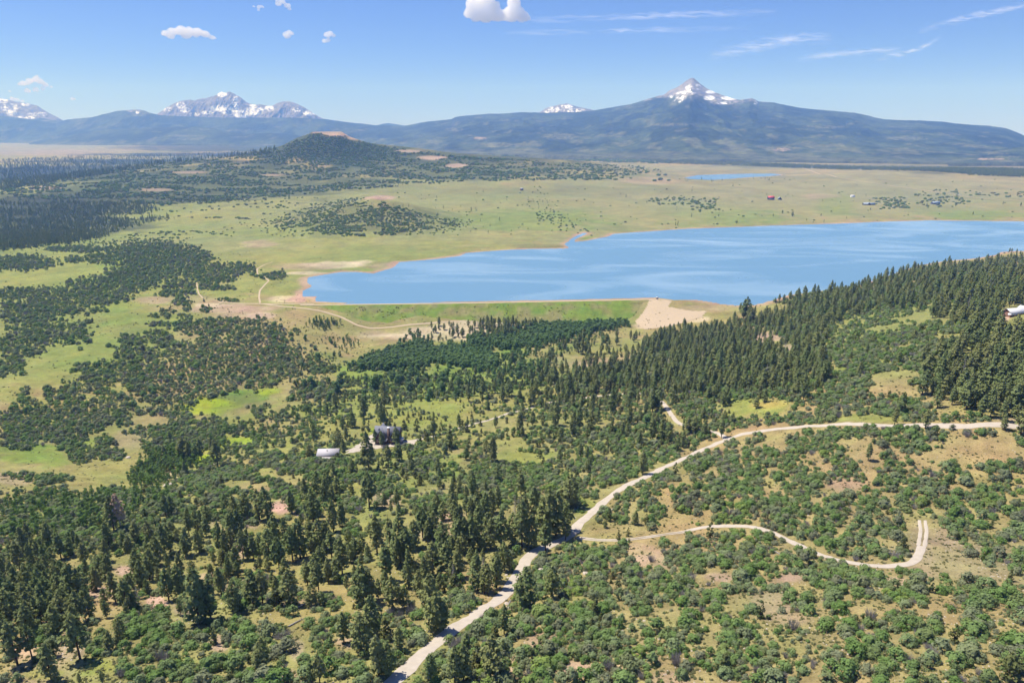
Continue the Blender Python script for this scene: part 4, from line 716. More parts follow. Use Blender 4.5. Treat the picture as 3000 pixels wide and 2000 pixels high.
# ---------------------------------------------------------------- where things grow (photo positions of what was seen there)
OAK_SPOTS = """1830,1335,35,40 1894,1346,25,28 1961,1330,33,24 1823,1400,25,18 2093,1338,75,24 2035,1362,30,20 1953,1395,28,22 1922,1425,22,20 1966,1422,12,14 1881,1415,12,10 1882,1443,18,15 2055,1397,30,33 2137,1377,30,45 2108,1422,20,22 2140,1428,22,28 2172,1443,15,20 2208,1410,28,40 2024,1460,55,42 2096,1466,25,20 1825,1453,28,20 1897,1476,24,22 1928,1497,18,22 1820,1500,30,28 1917,1530,14,14
2190,1320,16,18 2244,1335,38,28 2300,1346,26,28 2336,1320,26,24 2356,1390,46,36 2193,1361,16,12 2239,1387,10,8 2269,1392,12,10 2302,1425,19,17 2157,1500,55,36 2119,1527,20,10 2240,1465,55,25 2245,1502,35,18 2300,1520,40,22 2340,1480,60,25 2360,1440,40,20 2275,1545,60,14 2340,1552,60,24 2016,1570,18,16 2045,1580,14,12 2010,1600,14,14 2145,1566,35,16 2238,1584,46,28 2350,1616,30,18 2105,1595,42,22 1942,1595,14,20 1972,1630,34,26 2042,1637,42,28 2120,1630,45,30 2188,1642,52,38 2310,1650,50,26 2362,1665,35,26 2260,1675,18,16 2318,1687,18,14 1818,1612,22,22 1903,1629,10,10 1833,1668,44,26 1894,1668,15,18 1927,1672,12,10 1985,1680,40,20
1840,1685,40,30 1925,1725,95,45 1868,1775,36,25 2010,1730,50,40 2075,1755,45,40 2125,1808,25,20 2025,1840,48,42 1930,1833,14,14 1952,1860,32,14 1978,1905,38,26 2166,1842,48,36 2185,1715,70,24 2282,1740,36,26 2350,1770,34,45 2192,1784,16,10 2264,1783,8,10 2287,1797,16,12 2205,1935,105,60 2308,1855,50,26 2065,1930,34,26 2000,1965,18,18 1855,1930,50,40 1815,1900,24,22 1895,1895,22,18 1845,1877,20,14 1812,1862,12,14 1880,1840,28,14 1860,1985,55,18 2360,1945,28,26 2312,1968,36,26
2440,1670,55,30 2530,1690,50,26 2565,1722,58,28 2462,1720,36,26 2405,1690,25,25 2650,1743,24,28 2685,1748,20,28 2645,1678,25,18 2684,1693,20,20 2770,1720,20,18 2775,1680,16,14 2450,1775,38,26 2425,1810,20,14 2408,1832,10,12 2484,1840,22,28 2535,1818,36,20 2590,1840,36,20 2635,1808,42,26 2690,1845,46,36 2728,1880,36,28 2565,1880,26,20 2615,1907,22,18 2525,1890,40,35 2435,1915,26,30 2490,1900,20,18 2490,1962,18,18 2534,1957,12,18 2580,1975,28,28 2600,1945,22,18 2660,1935,22,14 2720,1930,30,18 2744,1805,16,20 2782,1778,10,12 2824,1730,30,26 2873,1755,40,30 2850,1820,46,40 2905,1715,16,14 2940,1725,30,22 2990,1770,25,26 2842,1690,24,12 2838,1618,28,20 2905,1627,28,22 2978,1640,36,30 2833,1900,18,24 2810,1940,40,18 2805,1980,30,25 2870,1975,30,22 2965,1890,45,35 2985,1815,20,14 2435,1985,26,14 2695,1985,40,16
2430,1318,32,26 2480,1350,40,18 2478,1395,54,30 2607,1335,20,17 2680,1310,44,14 2660,1342,12,14 2625,1304,14,10 2678,1365,8,10 2788,1322,13,16 2757,1315,18,12 2612,1395,48,38 2712,1408,58,32 2785,1366,28,24 2823,1390,14,17 2844,1352,11,13 2918,1380,34,28 2970,1365,24,18 2878,1368,6,6 2545,1453,30,24 2482,1436,13,18 2450,1478,52,28 2543,1502,34,26 2586,1468,20,15 2655,1463,28,32 2700,1488,24,18 2620,1500,11,9 2783,1458,76,24 2898,1463,46,46 2965,1425,40,24 2810,1530,64,48 2985,1495,26,30 2980,1555,34,34 2895,1583,24,20 2935,1575,9,16 2430,1520,44,22 2525,1548,40,20 2586,1528,18,14 2628,1538,28,16 2622,1560,30,18 2447,1608,38,20 2425,1572,38,28 2490,1580,35,22 2545,1600,34,24 2515,1630,26,10 2590,1622,20,12 2638,1625,26,16 2440,1650,18,10 2484,1668,24,12 2683,1550,10,5 2742,1568,20,6 2725,1637,12,5 2769,1680,10,9 2715,1590,6,5
2225,1275,18,9 2366,1262,12,9 2410,1270,24,14 2450,1262,30,12 2500,1265,28,14 2550,1262,34,14 2640,1262,60,18 2720,1275,50,18 2760,1255,30,12 2840,1268,22,10 2900,1262,26,10 2990,1278,18,16 2590,1290,30,14 2660,1300,40,14 2330,1290,24,16 2380,1300,34,22 2430,1290,30,12 2200,1290,16,10 2140,1300,24,14
2100,1150,100,26 2150,1235,60,14 2350,1225,58,18 2260,1225,22,14 2210,1230,18,14 2410,1192,18,18 2440,1215,26,14 2520,1180,45,22 2600,1190,30,22 2050,1200,50,20 2110,1240,45,12 2680,1200,45,24 2720,1230,60,12 2800,1228,50,14 2860,1225,40,12 2990,1225,14,12
60,768,75,18 218,759,20,8 295,757,38,12 450,740,100,26 240,728,90,7 440,782,80,24 565,752,45,18 400,808,65,28 315,838,75,25 305,868,60,16 410,830,40,12 205,827,10,8 229,826,10,8 290,906,24,7 180,870,80,26 135,900,85,20 35,905,40,20 90,930,60,16 150,972,90,26 60,1010,60,26 32,1065,35,20 22,862,40,9 5,1092,18,10 60,850,60,8
603,793,75,20 705,785,40,12 800,808,36,8 603,828,22,7 655,818,28,6 530,838,40,20 625,842,45,6 500,860,35,7 532,882,22,10 548,904,14,4 604,904,16,8 490,911,20,5 450,925,9,5 487,922,16,5 478,947,34,6 545,930,14,10 665,878,24,5
660,940,65,9 580,955,58,18 735,960,80,20 526,953,10,7 798,975,45,14 465,980,30,12 378,996,26,12 445,992,45,11 495,1007,28,8 548,1007,25,7 616,995,32,24 594,1020,22,9 360,978,6,4 326,1013,7,5
400,1030,48,18 735,1022,95,34 820,1055,38,34 730,1055,70,30 645,1050,60,32 515,1055,70,30 400,1080,75,32 312,1088,66,24 445,1110,75,28 540,1100,60,28 630,1120,60,40 495,1147,60,28 560,1155,30,20 583,1170,13,11 265,1125,50,20 440,1170,13,11 755,1100,35,26 800,1108,22,12 865,1035,18,16 848,1088,9,7 870,1090,11,10 925,1078,13,11
232,1155,15,12 200,1145,22,16 157,1155,22,16 74,1139,11,9 62,1168,14,12 40,1186,7,6 214,1185,15,15
85,1235,80,58 170,1225,65,40 200,1262,55,38 275,1210,60,36 350,1200,45,32 340,1165,45,18 48,1292,42,22 275,1240,46,20 342,1215,11,11 408,1202,15,13 100,1295,11,10 183,1303,17,11 180,1275,40,24 500,1205,58,22 550,1225,20,14 758,1200,18,12 755,1212,16,10 950,1155,18,20 788,1190,7,5
492,1248,48,20 630,1250,42,28 530,1290,110,34 610,1280,50,28 410,1262,25,11 370,1266,11,6 305,1288,24,12 334,1295,9,6 300,1320,34,18 238,1325,38,28 338,1328,28,14 735,1270,22,10 885,1153,24,16
60,1480,60,25 150,1460,70,30 200,1500,60,30 90,1530,80,26 20,1560,40,30 330,1450,60,20 240,1560,60,20 330,1580,60,20 420,1480,50,20 480,1450,60,18 400,1590,50,20 150,1400,60,14 60,1390,40,10 600,1420,50,18 660,1370,70,18 560,1400,60,22 640,1390,50,20 700,1380,50,20 620,1450,40,18 780,1350,40,16 850,1370,50,16 920,1360,50,16 990,1360,50,18 800,1330,30,14 860,1330,20,12
728,1398,12,10 755,1400,14,10 790,1402,14,12 640,1440,30,16 720,1440,30,10 820,1420,22,16 850,1440,20,14 900,1430,30,20 1010,1395,25,22 1040,1395,30,14 870,1475,15,15 930,1480,30,22 900,1500,30,20 1020,1470,30,22 1050,1480,20,22 1070,1400,30,20 1130,1400,30,16 1130,1425,30,14 1160,1390,20,14 1170,1430,14,14 1030,1545,25,20 800,1450,22,12 720,1500,20,16
1250,1330,50,12 1300,1350,50,14 1240,1360,40,20 1280,1395,30,14 1390,1345,40,16 1430,1380,50,22 1470,1360,30,18 1520,1350,40,14 1560,1380,40,20 1500,1400,50,22 1600,1400,50,24 1540,1420,40,18 1660,1420,50,30 1700,1440,24,18 1440,1410,40,14 1460,1440,30,14 1695,1477,22,20 1741,1441,16,13 1220,1480,30,20 1280,1450,20,14 1310,1460,22,18 1280,1490,20,14 1470,1460,22,18 1750,1500,10,8 1770,1510,22,18 1800,1360,60,24 1760,1390,40,20 1730,1350,50,16 1680,1370,20,14 1840,1380,30,16
300,1885,60,30 400,1810,50,26 450,1800,30,20 440,1790,40,22 380,1835,40,24 470,1790,14,12 530,1780,18,14 470,1860,46,24 420,1910,40,26 350,1950,44,24 455,1905,34,24 480,1970,40,26 520,1930,44,26 400,1980,36,18 470,1810,30,30 140,1860,40,22 120,1850,30,20 580,1950,40,30 575,1990,40,16 560,1870,26,16 590,1860,20,14 510,1840,14,9 530,1860,12,12
650,1820,40,22 680,1870,36,24 700,1830,30,20 720,1840,30,18 640,1850,20,20 700,1770,24,22 680,1760,18,10 720,1755,28,22 660,1740,10,8 780,1780,10,10 800,1740,30,20 770,1700,22,18 700,1710,20,20 820,1700,20,12 850,1780,20,18 870,1740,22,20 940,1760,34,24 980,1760,30,22 980,1830,26,24 800,1860,34,24 820,1850,30,24 860,1880,26,18 740,1880,30,24 690,1930,40,30 760,1920,40,30 800,1900,36,26 640,1950,36,28 720,1990,60,20 820,1960,40,26 660,1990,30,14 920,1840,22,16 940,1870,36,26 960,1930,40,26 1000,1950,50,26 880,1930,16,16 900,1970,24,20 870,1990,20,14 790,1960,20,18 620,1700,14,14 810,1620,14,10 740,1615,20,14 640,1680,14,12 1100,1820,30,22 1150,1810,30,24 1170,1940,40,22 1160,1920,30,24 1040,1920,30,16 1060,1990,26,12 1120,1990,20,14
1260,1720,20,16 1330,1700,30,20 1300,1770,18,16 1350,1770,42,26 1390,1770,26,20 1400,1800,16,8 1200,1850,30,30 1220,1870,20,20 1210,1790,14,24 1240,1800,10,14 1500,1650,16,10 1360,1730,30,14 1500,1620,22,12
1570,1640,22,16 1600,1650,22,20 1640,1640,20,18 1680,1630,30,22 1700,1600,24,12 1650,1600,20,10 1740,1620,30,26 1700,1660,40,20 1760,1660,30,26 1640,1690,40,26 1590,1700,26,20 1690,1710,40,22 1750,1710,36,26 1600,1790,36,22 1660,1790,50,30 1710,1780,30,22 1760,1780,24,20 1620,1830,24,16 1530,1830,40,26 1570,1810,20,10 1660,1850,34,26 1720,1850,34,24 1620,1870,30,22 1680,1890,40,24 1740,1900,30,20 1770,1860,16,20 1590,1920,24,24 1650,1920,40,20 1640,1960,40,22 1560,1960,40,26 1500,1950,26,14 1730,1960,44,26 1600,1990,60,14 1700,1990,30,12 1780,1990,20,14 1790,1930,18,24 1770,1740,20,20 1480,1980,18,14 1400,1810,40,20 1440,1820,20,16 1380,1850,26,26 1350,1880,30,22 1400,1890,30,20 1420,1840,24,18 1330,1870,22,20 1290,1940,30,22 1310,1910,22,14 1260,1940,20,20 1230,1990,20,10 1350,1930,22,16 1280,1990,20,12 1500,1850,14,16 1480,1890,14,12"""
JUN_SPOTS = """1978,1388,34 2254,1428,20 2080,1575,48 2226,1810,54 2122,1965,50 2724,1733,44 2793,1880,54 2958,1700,36 2950,1990,80 2975,1970,60 2598,1505,22 2645,1612,40 2904,1545,20 1893,1535,34 1812,1580,30 1840,1570,26 1945,1542,14 1922,1560,10 1843,1588,14 1773,1545,30 1784,1525,40
1080,1262,26 1119,1226,18 1184,1258,28 1221,1263,38 1144,1236,12 1157,1250,16 1210,1220,16 1193,1230,10 1232,1230,16 1243,1228,9 1260,1230,10 1281,1228,10 1268,1185,8 1159,1375,22 1013,1372,30 1020,1250,18 1180,1215,14 1305,1330,36 1365,1265,28 1250,1290,30 1320,1310,20 1355,1255,24 1485,1240,20 1582,1340,26 1604,1325,22 1720,1285,30 1690,1400,26 1700,1320,14 1481,1300,8 1551,1307,8 1625,1262,30 1590,1228,22 1310,1172,18 1335,1175,16 1375,1165,14 1500,1150,18
840,1355,22 860,1400,20 965,1428,20 1085,1385,24 628,1885,50 812,1775,60 654,1655,45 679,1660,45 620,1690,40 304,1782,36 160,1918,52 1333,1726,50 1450,1862,42 1399,1950,68 1562,1925,48 1743,1800,46 1700,1920,20 590,1750,40 1130,1870,60 700,1690,30 663,1705,34 770,1725,44 560,1880,30 298,1700,40 860,1705,30 530,1460,26 575,1480,22 700,1470,20 1030,1440,30 990,1345,20 1215,1400,26 1245,1380,24 1230,1420,30 1330,1410,26 1510,1385,26 1590,1300,20
272,945,14 92,960,12 420,1030,22 510,1020,14 655,1010,8 895,1000,8 990,995,8 1390,1130,26 1745,1060,12 1790,1060,12 1660,1080,22 1680,1075,16 1750,1085,18 1820,1045,18 1772,1040,10 1650,1055,14 1840,1140,30 1870,1120,30 2135,1210,14 2140,1190,12 2330,1185,12 2035,1200,16 560,890,10 598,884,12 612,898,10 570,886,8 470,905,8 500,900,8"""
LAND = [('the dark roofed house',1140,1270),('the grey roofed barn',960,1330),('the hairpin of the track',2690,1620),('the gravel road bend',1690,1560),('the road under the tall pines',1600,1590),
 ('the gravel road',1480,1740),('the gravel road',1350,1830),('the gravel road',1220,1930),('the straight gravel road',1900,1390),('the road fork',2120,1290),('the gravel road',2450,1250),('the gravel road',2850,1250),('the start of the track',1850,1580),('the track',2280,1570),
 ('the bright green bog',650,1180),('the pale spillway scar',1960,920),('the dam',1300,900),('the dam',1650,890),('the junction by the dam',770,900),('the curving bank track',770,830),('the brown dead pine',355,1520),('the white roofed house',2980,910),
 ('the lake shore',2640,800),('the lake shore',2250,900),('the left meadow',250,1000),('the creek grove',450,1350),('the bottom left slope',200,1900),('the bottom edge slope',800,1900),('the shrubby right slope',2100,1800),('the open right slope',2750,1750),('the right hillside',2600,1000),
 ('the cottonwood belt',1400,1020),('the cottonwood belt',1150,1030),('the small wooded mound',1080,620),('the far red roofed house',2260,580),('the lower right corner',2900,1900),('the pink soil patch',825,1490),('the pines in the middle of the slope',1000,1600),('the clearing of young junipers',1250,1220),('the tan meadow',2250,1190),('the outlet creek',1700,690),('the far meadow',1900,600)]
BOUND = {'the cottonwood belt'}
LXY = np.array([(a, b) for _, a, b in LAND], float)
def where(px, py):
    d = np.hypot(LXY[:, 0]-px, (LXY[:, 1]-py)*1.4); k = int(np.argmin(d)); n_, lx, ly = LAND[k]; d = d[k]
    if d < 60: rel = 'beside'
    elif abs(px-lx) > abs(py-ly)*1.2: rel = 'right of' if px > lx else 'left of'
    else: rel = 'below' if py > ly else 'above'
    return rel+' '+n_
_used = {}
_ONES = 'zero one two three four five six seven eight nine ten eleven twelve thirteen fourteen fifteen sixteen seventeen eighteen nineteen'.split(); _TENS = 'x x twenty thirty forty fifty sixty seventy eighty ninety'.split()
def spell(v, half=False):
    v = v if half else round(v); n = int(v); w_ = 'hundred' if n >= 100 else _ONES[n] if n < 20 else _TENS[n//10]+('-'+_ONES[n % 10] if n % 10 else '')
    return w_+'-and-a-half' if half and v-n >= .5 else w_
def label_for(first, px, py):
    a, b = px/30, py/20; w_ = where(px, py)
    for ha, hb in ((0, 0), (1, 0), (0, 1), (1, 1)):
        lab = f'{first} {w_}, {spell(a, ha)} percent across, {spell(b, hb)} down'
        if len(lab.split()) > 16: lab = f'{first}, {spell(a, ha)} percent across the photo, {spell(b, hb)} down'
        if lab not in _used: break
    _used[lab] = 1; return lab
PINE_SPOTS = """2178,936,52 2186,934,62 2194,938,50 2168,912,26 2210,925,28 2150,950,34 355,1550,100b 334,1552,95 145,1604,60 179,1634,70 59,1670,85 96,1665,75 152,1652,52 321,1604,75 250,1655,65 487,1514,65 503,1504,60 462,1652,80 485,1629,90 500,1614,75 548,1624,75 584,1619,60 440,1586,60 405,1690,80 316,1665,45 10,1700,70 36,1700,55 168,1700,60 574,1542,50 551,1530,45 590,1545,50 5,1760,80 51,1738,75 82,1794,85 28,1830,100 10,1875,60 115,1822,75 138,1763,70 173,1733,75 189,1802,75 224,1768,115 263,1812,90 339,1763,85 383,1743,60 439,1700,70 418,1728,85 495,1758,90 531,1750,95 584,1822,150 600,1812,110 51,1944,120 94,1926,95 150,1988,100 168,1998,50 235,1929,125 222,1855,80 324,1908,60 355,1880,70 235,2003,30 302,2000,34 638,1366,75 661,1496,50 720,1517,72 687,1522,60 761,1522,85 784,1524,95 855,1501,60 929,1440,60 955,1478,75 962,1448,65 988,1440,45 1008,1333,45 1080,1374,105 1067,1371,60 1138,1366,60 908,1336,40 1082,1484,95 610,1550,65 643,1614,85 684,1583,85 702,1575,80 679,1609,55 743,1639,70 727,1616,65 789,1629,75 804,1586,75 837,1588,70 819,1672,95 858,1644,95 880,1634,110 911,1616,85 934,1614,85 957,1606,80 977,1555,85 1003,1547,75 1003,1680,100 1039,1632,60 1057,1629,65 1105,1619,105 1143,1601,80 1174,1647,130 1194,1657,105 1133,1698,100 1164,1662,90 896,1698,55 926,1698,75 962,1700,65 982,1700,55 763,1667,45 786,1670,40 697,1690,48 901,1712,60 934,1733,85 962,1707,60 985,1707,50 914,1773,60 1059,1768,110 1085,1763,90 1092,1855,105 1059,1906,105 1008,1880,85 1110,1977,115 1138,1975,90 1151,1784,95 1184,1779,60 1171,1903,65 937,2000,80 914,2000,60 771,1957,85 758,1970,60 618,1812,110 1215,1601,75 1238,1575,85 1253,1568,65 1269,1575,75 1297,1606,75 1325,1486,65 1345,1453,40 1366,1509,60 1386,1458,55 1399,1519,70 1422,1530,85 1440,1501,65 1460,1484,60 1348,1609,95 1363,1609,90 1384,1609,95 1399,1593,85 1437,1606,85 1468,1601,105 1509,1517,75d 1501,1593,85 1529,1601,130 1537,1524,70 1557,1601,90 1565,1517,90 1590,1568,100 1608,1573,135 1629,1568,125 1644,1478,50 1598,1621,95 1657,1583,65 1659,1555,80 1269,1683,95 1251,1698,75 1310,1683,95 1394,1698,85 1455,1700,80 1478,1670,80 1246,1710,80 1259,1789,105 1279,1845,110 1299,1845,85 1419,1738,85 1430,1740,80 1399,1728,100 1455,1722,95 1493,1671,60 1542,1779,110 1521,1766,70 1618,1750,90 1477,1855,82 1437,1983,120 1455,1988,90 1358,1993,100 1333,1998,100 1261,1998,80 1366,1906,60 1473,1919,45 540,1350,70 555,1352,60 590,1345,60 625,1350,55 1100,1300,42 1119,1307,44 1162,1302,50 920,1285,40 575,1352,50 2543,1348,48 2620,1245,48 2710,1255,60 2745,1195,50 2240,1178,40 2145,1240,34 2120,1240,40 2060,1225,36 1861,1535,42 2215,1195,40 1600,1108,42 1500,1060,32 1450,1150,38 1452,1252,38 1430,1200,30 1365,1345,40 1345,1250,34 1700,1130,40 1720,1135,45 1760,1130,40 1530,1230,38 1445,1360,50 1590,1245,30 1700,1340,42 1720,1345,35 1750,1240,40 1608,1062,40 1620,1058,34 1695,1035,50 1705,1038,48 1720,1036,44 1690,1030,30 1940,1290,55 1960,1300,60 1985,1320,40 2000,1310,45 1915,1240,36 2860,1060,60 2640,1210,60"""
def parse(s): return [[float(v) if v[-1].isdigit() else v for v in t.split(',')] for t in s.split()]
ITEMS = []        # kind, X, Y, radius, scale, photo height
occ = {}
def near_ok(X, Y, r, f):
    c = 3.0 if Y < 1400 else 8.0; key0 = c; i0, j0 = int(X//c), int(Y//c); m = int(2.0*(r+3)*f//c)+1
    for i in range(i0-m, i0+m+1):
        for j in range(j0-m, j0+m+1):
            for (x, y, rr) in occ.get((c, i, j), ()):
                if (x-X)**2+(y-Y)**2 < (f*(r+rr))**2: return False
    occ.setdefault((c, i0, j0), []).append((X, Y, r)); return True
RD = [ROADS[k] for k in ('main', 'track', 'lane', 'toe', 'bank', 'valley', 'pasture', 'dam')]
def clear_mask(X, Y, r):
    ok = poly_sd(X, Y, LAKE) > 4+r; ok &= poly_sd(X, Y, POND) > 5; ok &= poly_sd(X, Y, np.stack([yx, yy], 1)) > r*.7
    for W, wd in RD: ok &= line_d(X, Y, W[::3] if len(W) > 60 else W) > (wd/2+r*.72 if wd != 4.0 else 1.2+r*.3)
    dd = line_d(X, Y, DAM); ok &= ~((dd < 72) & (Y > 1090)) | (r < 1.2)
    for bx, by, br in BUILD: ok &= np.hypot(X-bx, Y-by) > br+r*.6
    return ok
BUILD_PX = [(1140,1293,10),(962,1340,9.5),(2975,922,17),(2258,585,20),(2284,585,12),(2545,600,26),(2740,598,24),(1528,557,10),(2497,577,8)]
bX, bY, bZ, _ = ground_at([b[0] for b in BUILD_PX], [b[1] for b in BUILD_PX]); BUILD = [(bX[i], bY[i], BUILD_PX[i][2]) for i in range(len(BUILD_PX))]
RAD = {'pine': 2.7, 'oak': 2.4, 'juniper': 1.8, 'aspen': 1.9, 'cotton': 3.4, 'willow': 1.9, 'dead': 1.8, 'snag': 1.8, 'brown': 2.5, 'fpine': 2.6, 'foak': 4.4, 'bush': .9}
HT = {'pine': 16, 'oak': 3.1, 'juniper': 5, 'aspen': 9, 'cotton': 10, 'willow': 3.2, 'dead': 14, 'snag': 2.9, 'brown': 16, 'fpine': 16, 'foak': 3.6, 'bush': .9}
def px_per_m(X, Y, Z):
    a = project(X, Y, Z); b = project(X, Y, Z+1); return a[1]-b[1]
# single trees seen one by one
def spots(txt, kind):
    P = parse(txt)
    flags = [str(p[2])[-1] if isinstance(p[2], str) else '' for p in P]; hp = np.array([float(str(p[2]).rstrip('bd')) for p in P])
    px = np.array([p[0] for p in P]); py = np.array([p[1] for p in P]); X, Y, Z, ok = ground_at(px, py); s = hp/px_per_m(X, Y, Z)/HT[kind]*1.04
    for i in range(len(P)):
        if not ok[i]: continue
        k = {'b': 'brown', 'd': 'dead'}.get(flags[i], kind); near_ok(X[i], Y[i], RAD[k]*s[i]*.6, .1); ITEMS.append((k, X[i], Y[i], s[i]))
spots(PINE_SPOTS, 'pine'); spots(JUN_SPOTS, 'juniper')
BARE = [(1005,393,62,7),(1042,404,26,9),(1200,443,42,4),(1270,462,42,6),(1338,486,36,7),(1115,580,40,7),(1100,405,40,5),(820,1492,26,16),(365,1672,28,14),(455,1768,26,20),(645,1185,70,22),(720,1168,80,18),(2230,1188,100,20),(2850,1335,130,30),(2775,1640,60,55),(2730,1560,34,30),
 (1120,1262,45,10),(1290,1195,60,18),(1480,1245,60,16),(1340,1352,60,12),(1530,1342,90,16),(205,1905,34,36),(120,1965,90,26),(280,1952,70,26),(560,505,60,4),(460,556,50,4),(800,513,40,4),(500,1392,30,8),(700,1290,40,10),(620,1330,30,14),(440,1232,60,18),(2110,1692,46,12),(2320,1693,40,14),(1880,1635,26,16),(1690,1962,50,20),(1480,1978,40,14),(2620,1702,30,8),(2480,1425,50,16),
 (2260,1765,50,34),(2330,1812,60,18),(600,570,60,4),(1930,1640,20,14),(290,1740,40,12),(640,1882,22,18),(870,1900,16,36),(700,1600,18,36),(250,432,500,24),(2940,930,22,10),(2975,940,48,38),(1942,1190,14,24),(1962,1212,16,26),(1985,1240,18,24),(1140,1308,44,9)]
def bare(px, py):
    k = np.zeros(np.shape(px), bool)
    for x, y, rx, ry in BARE: k |= ((px-x)/rx)**2+((py-y)/ry)**2 < 1
    return k
def scatter(px, py, kinds, wts_, smin, smax, f=.5, lift=.4, roads=True, noise=None):
    """candidate photo positions -> ground -> kept where there is room"""
    kk = rng.choice(len(kinds), len(px), p=np.array(wts_)/sum(wts_)); s = smin+(smax-smin)*rng.random(len(px))**1.5
    h = np.array([HT[kinds[k]] for k in kk])*s; r = np.array([RAD[kinds[k]] for k in kk])*s
    X, Y, Z, ok = ground_at(px, py); sh = px_per_m(X, Y, Z)*h*lift; X, Y, Z, ok = ground_at(px, py+sh)
    ok &= (Y < 15000) & ~bare(px, py+sh)
    if roads: ok &= clear_mask(X, Y, r)
    if noise is not None:
        sc, th, an = noise; ok &= fbm(X/sc, Y/(sc*an), 3, 90) > th
    n = 0
    for i in np.nonzero(ok)[0]:
        k = kinds[kk[i]]
        if near_ok(X[i], Y[i], r[i]*(.45 if k in ('pine', 'fpine') else 1), f): ITEMS.append((k, X[i], Y[i], s[i])); n += 1
    return n
def ellipses(txt, kinds, wts_, smin, smax, f=.5, fill=2.6):
    P = parse(txt); f = f; cx_ = np.array([p[0] for p in P]); cy_ = np.array([p[1] for p in P]); X, Y, Z, ok = ground_at(cx_, cy_); dep = project(X, Y, Z)[2]
    px, py = [], []
    for p, d in zip(P, dep):
        R = F*RAD[kinds[0]]*(smin+smax)/2/d; n = int(max(3, fill*p[2]*p[3]*3.14/(R*R*.8))); q = np.sqrt(rng.random(n))*(1+.22*np.abs(rng.normal(size=n))*(p[1] < 1210)); a = rng.random(n)*6.283; j = 1+.15*rng.normal(size=n)
        px.append(p[0]+p[2]*q*np.cos(a)*j); py.append(p[1]+p[3]*q*np.sin(a)*j)
    px = np.concatenate(px); py = np.concatenate(py); fr = (py < 1210) & (px < 980)   # the open left meadows: fewer, bigger clumps
    scatter(px[fr], py[fr], kinds, wts_, smin*.9, smax*1.45, f*1.32); scatter(px[~fr], py[~fr], kinds, wts_, smin, smax, f)
def inpoly(poly, n):
    n = int(n)
    P = np.array(poly, float); out = []
    x0, y0 = P.min(0); x1, y1 = P.max(0); m = 0; q = np.zeros((0, 2))
    while len(q) < n:
        c = rng.random((n*2, 2))*[x1-x0, y1-y0]+[x0, y0]; q = np.concatenate([q, c[poly_sd(c[:, 0], c[:, 1], P) < 0]])
    return q[:n, 0], q[:n, 1]
def zone(poly, n, kinds, wts_, smin, smax, f=.5, noise=None, lift=.4, roads=True):
    n = int(n); x, y = inpoly(poly, n); y = y+rng.normal(size=n)*np.clip((y-560)*.016, 0, 6); x = x+rng.normal(size=n)*10; return scatter(x, y, kinds, wts_, smin, smax, f, lift, roads, noise)
# pines standing in crowds
PZ = [([(2150,930),(2180,912),(2230,898),(2303,876),(2400,855),(2482,836),(2600,806),(2705,786),(2895,768),(3000,760),(3000,850),(2850,880),(2740,870),(2660,900),(2560,905),(2480,925),(2420,965),(2400,1010),(2340,1050),(2330,1000),(2260,965)], 2600, .6, 1.25),
 ([(1890,1000),(1960,975),(2080,965),(2160,985),(2250,1010),(2340,1040),(2420,1060),(2440,1110),(2330,1140),(2200,1150),(2100,1140),(1990,1140),(1870,1150),(1740,1150),(1640,1130),(1700,1080),(1860,1060)], 1300, .55, 1.25),
 ([(1950,975),(2100,955),(2200,975),(2160,1030),(1980,1040),(1880,1020)], 420, .6, 1.15), ([(2120,925),(2200,915),(2260,950),(2180,975),(2120,960)], 40, .7, 1.4), ([(2190,975),(2340,960),(2360,1010),(2330,1040),(2260,1020)], 30, .5, .9),
 ([(2720,1080),(2800,1010),(2860,960),(3000,920),(3000,1270),(2900,1240),(2820,1200),(2750,1170),(2700,1150)], 420, .7, 1.35), ([(2660,900),(3000,850),(3000,960),(2840,960),(2740,930)], 220, .7, 1.2), ([(1640,1000),(1900,970),(1900,1060),(1700,1120),(1600,1120),(1500,1120),(1580,1080)], 90, .6, 1.1), ([(1900,1100),(2450,1080),(2350,1190),(2000,1180)], 110, .6, 1.0),
 ([(1440,925),(1640,922),(1650,935),(1560,958),(1500,990),(1420,990),(1400,960)], 260, .75, 1.05), ([(1240,960),(1420,930),(1440,990),(1300,1005),(1250,1000)], 60, .6, 1.0),
 ([(0,1600),(600,1560),(1200,1520),(1200,1760),(600,1800),(0,1850)], 160, .7, 1.05), ([(0,1700),(260,1700),(200,1860),(0,1880)], 60, .8, 1.1), ([(1200,1500),(1450,1500),(1420,1700),(1200,1760)], 60, .7, 1.0),
 ([(1560,1090),(1760,1120),(1900,1150),(1900,1230),(1700,1200),(1500,1200)], 80, .6, .95), ([(500,1270),(640,1340),(560,1400),(480,1360)], 10, .7, 1.0), ([(900,1380),(1500,1380),(1400,1520),(900,1520)], 24, .6, .9)]
for i_, (p, n, a, b) in enumerate(PZ): zone(p, n if i_ != 0 else n*.7//1, ['pine', 'dead'], [1, .015], a*.75, b*1.1, (3.1, 2.5, 1.9)[i_] if i_ < 3 else 1.4, lift=.0)
for p, n, a, b in PZ[:4]: zone(p, n*3, ['oak', 'juniper', 'willow'], [1, .2, .15], .9, 1.8, .7)
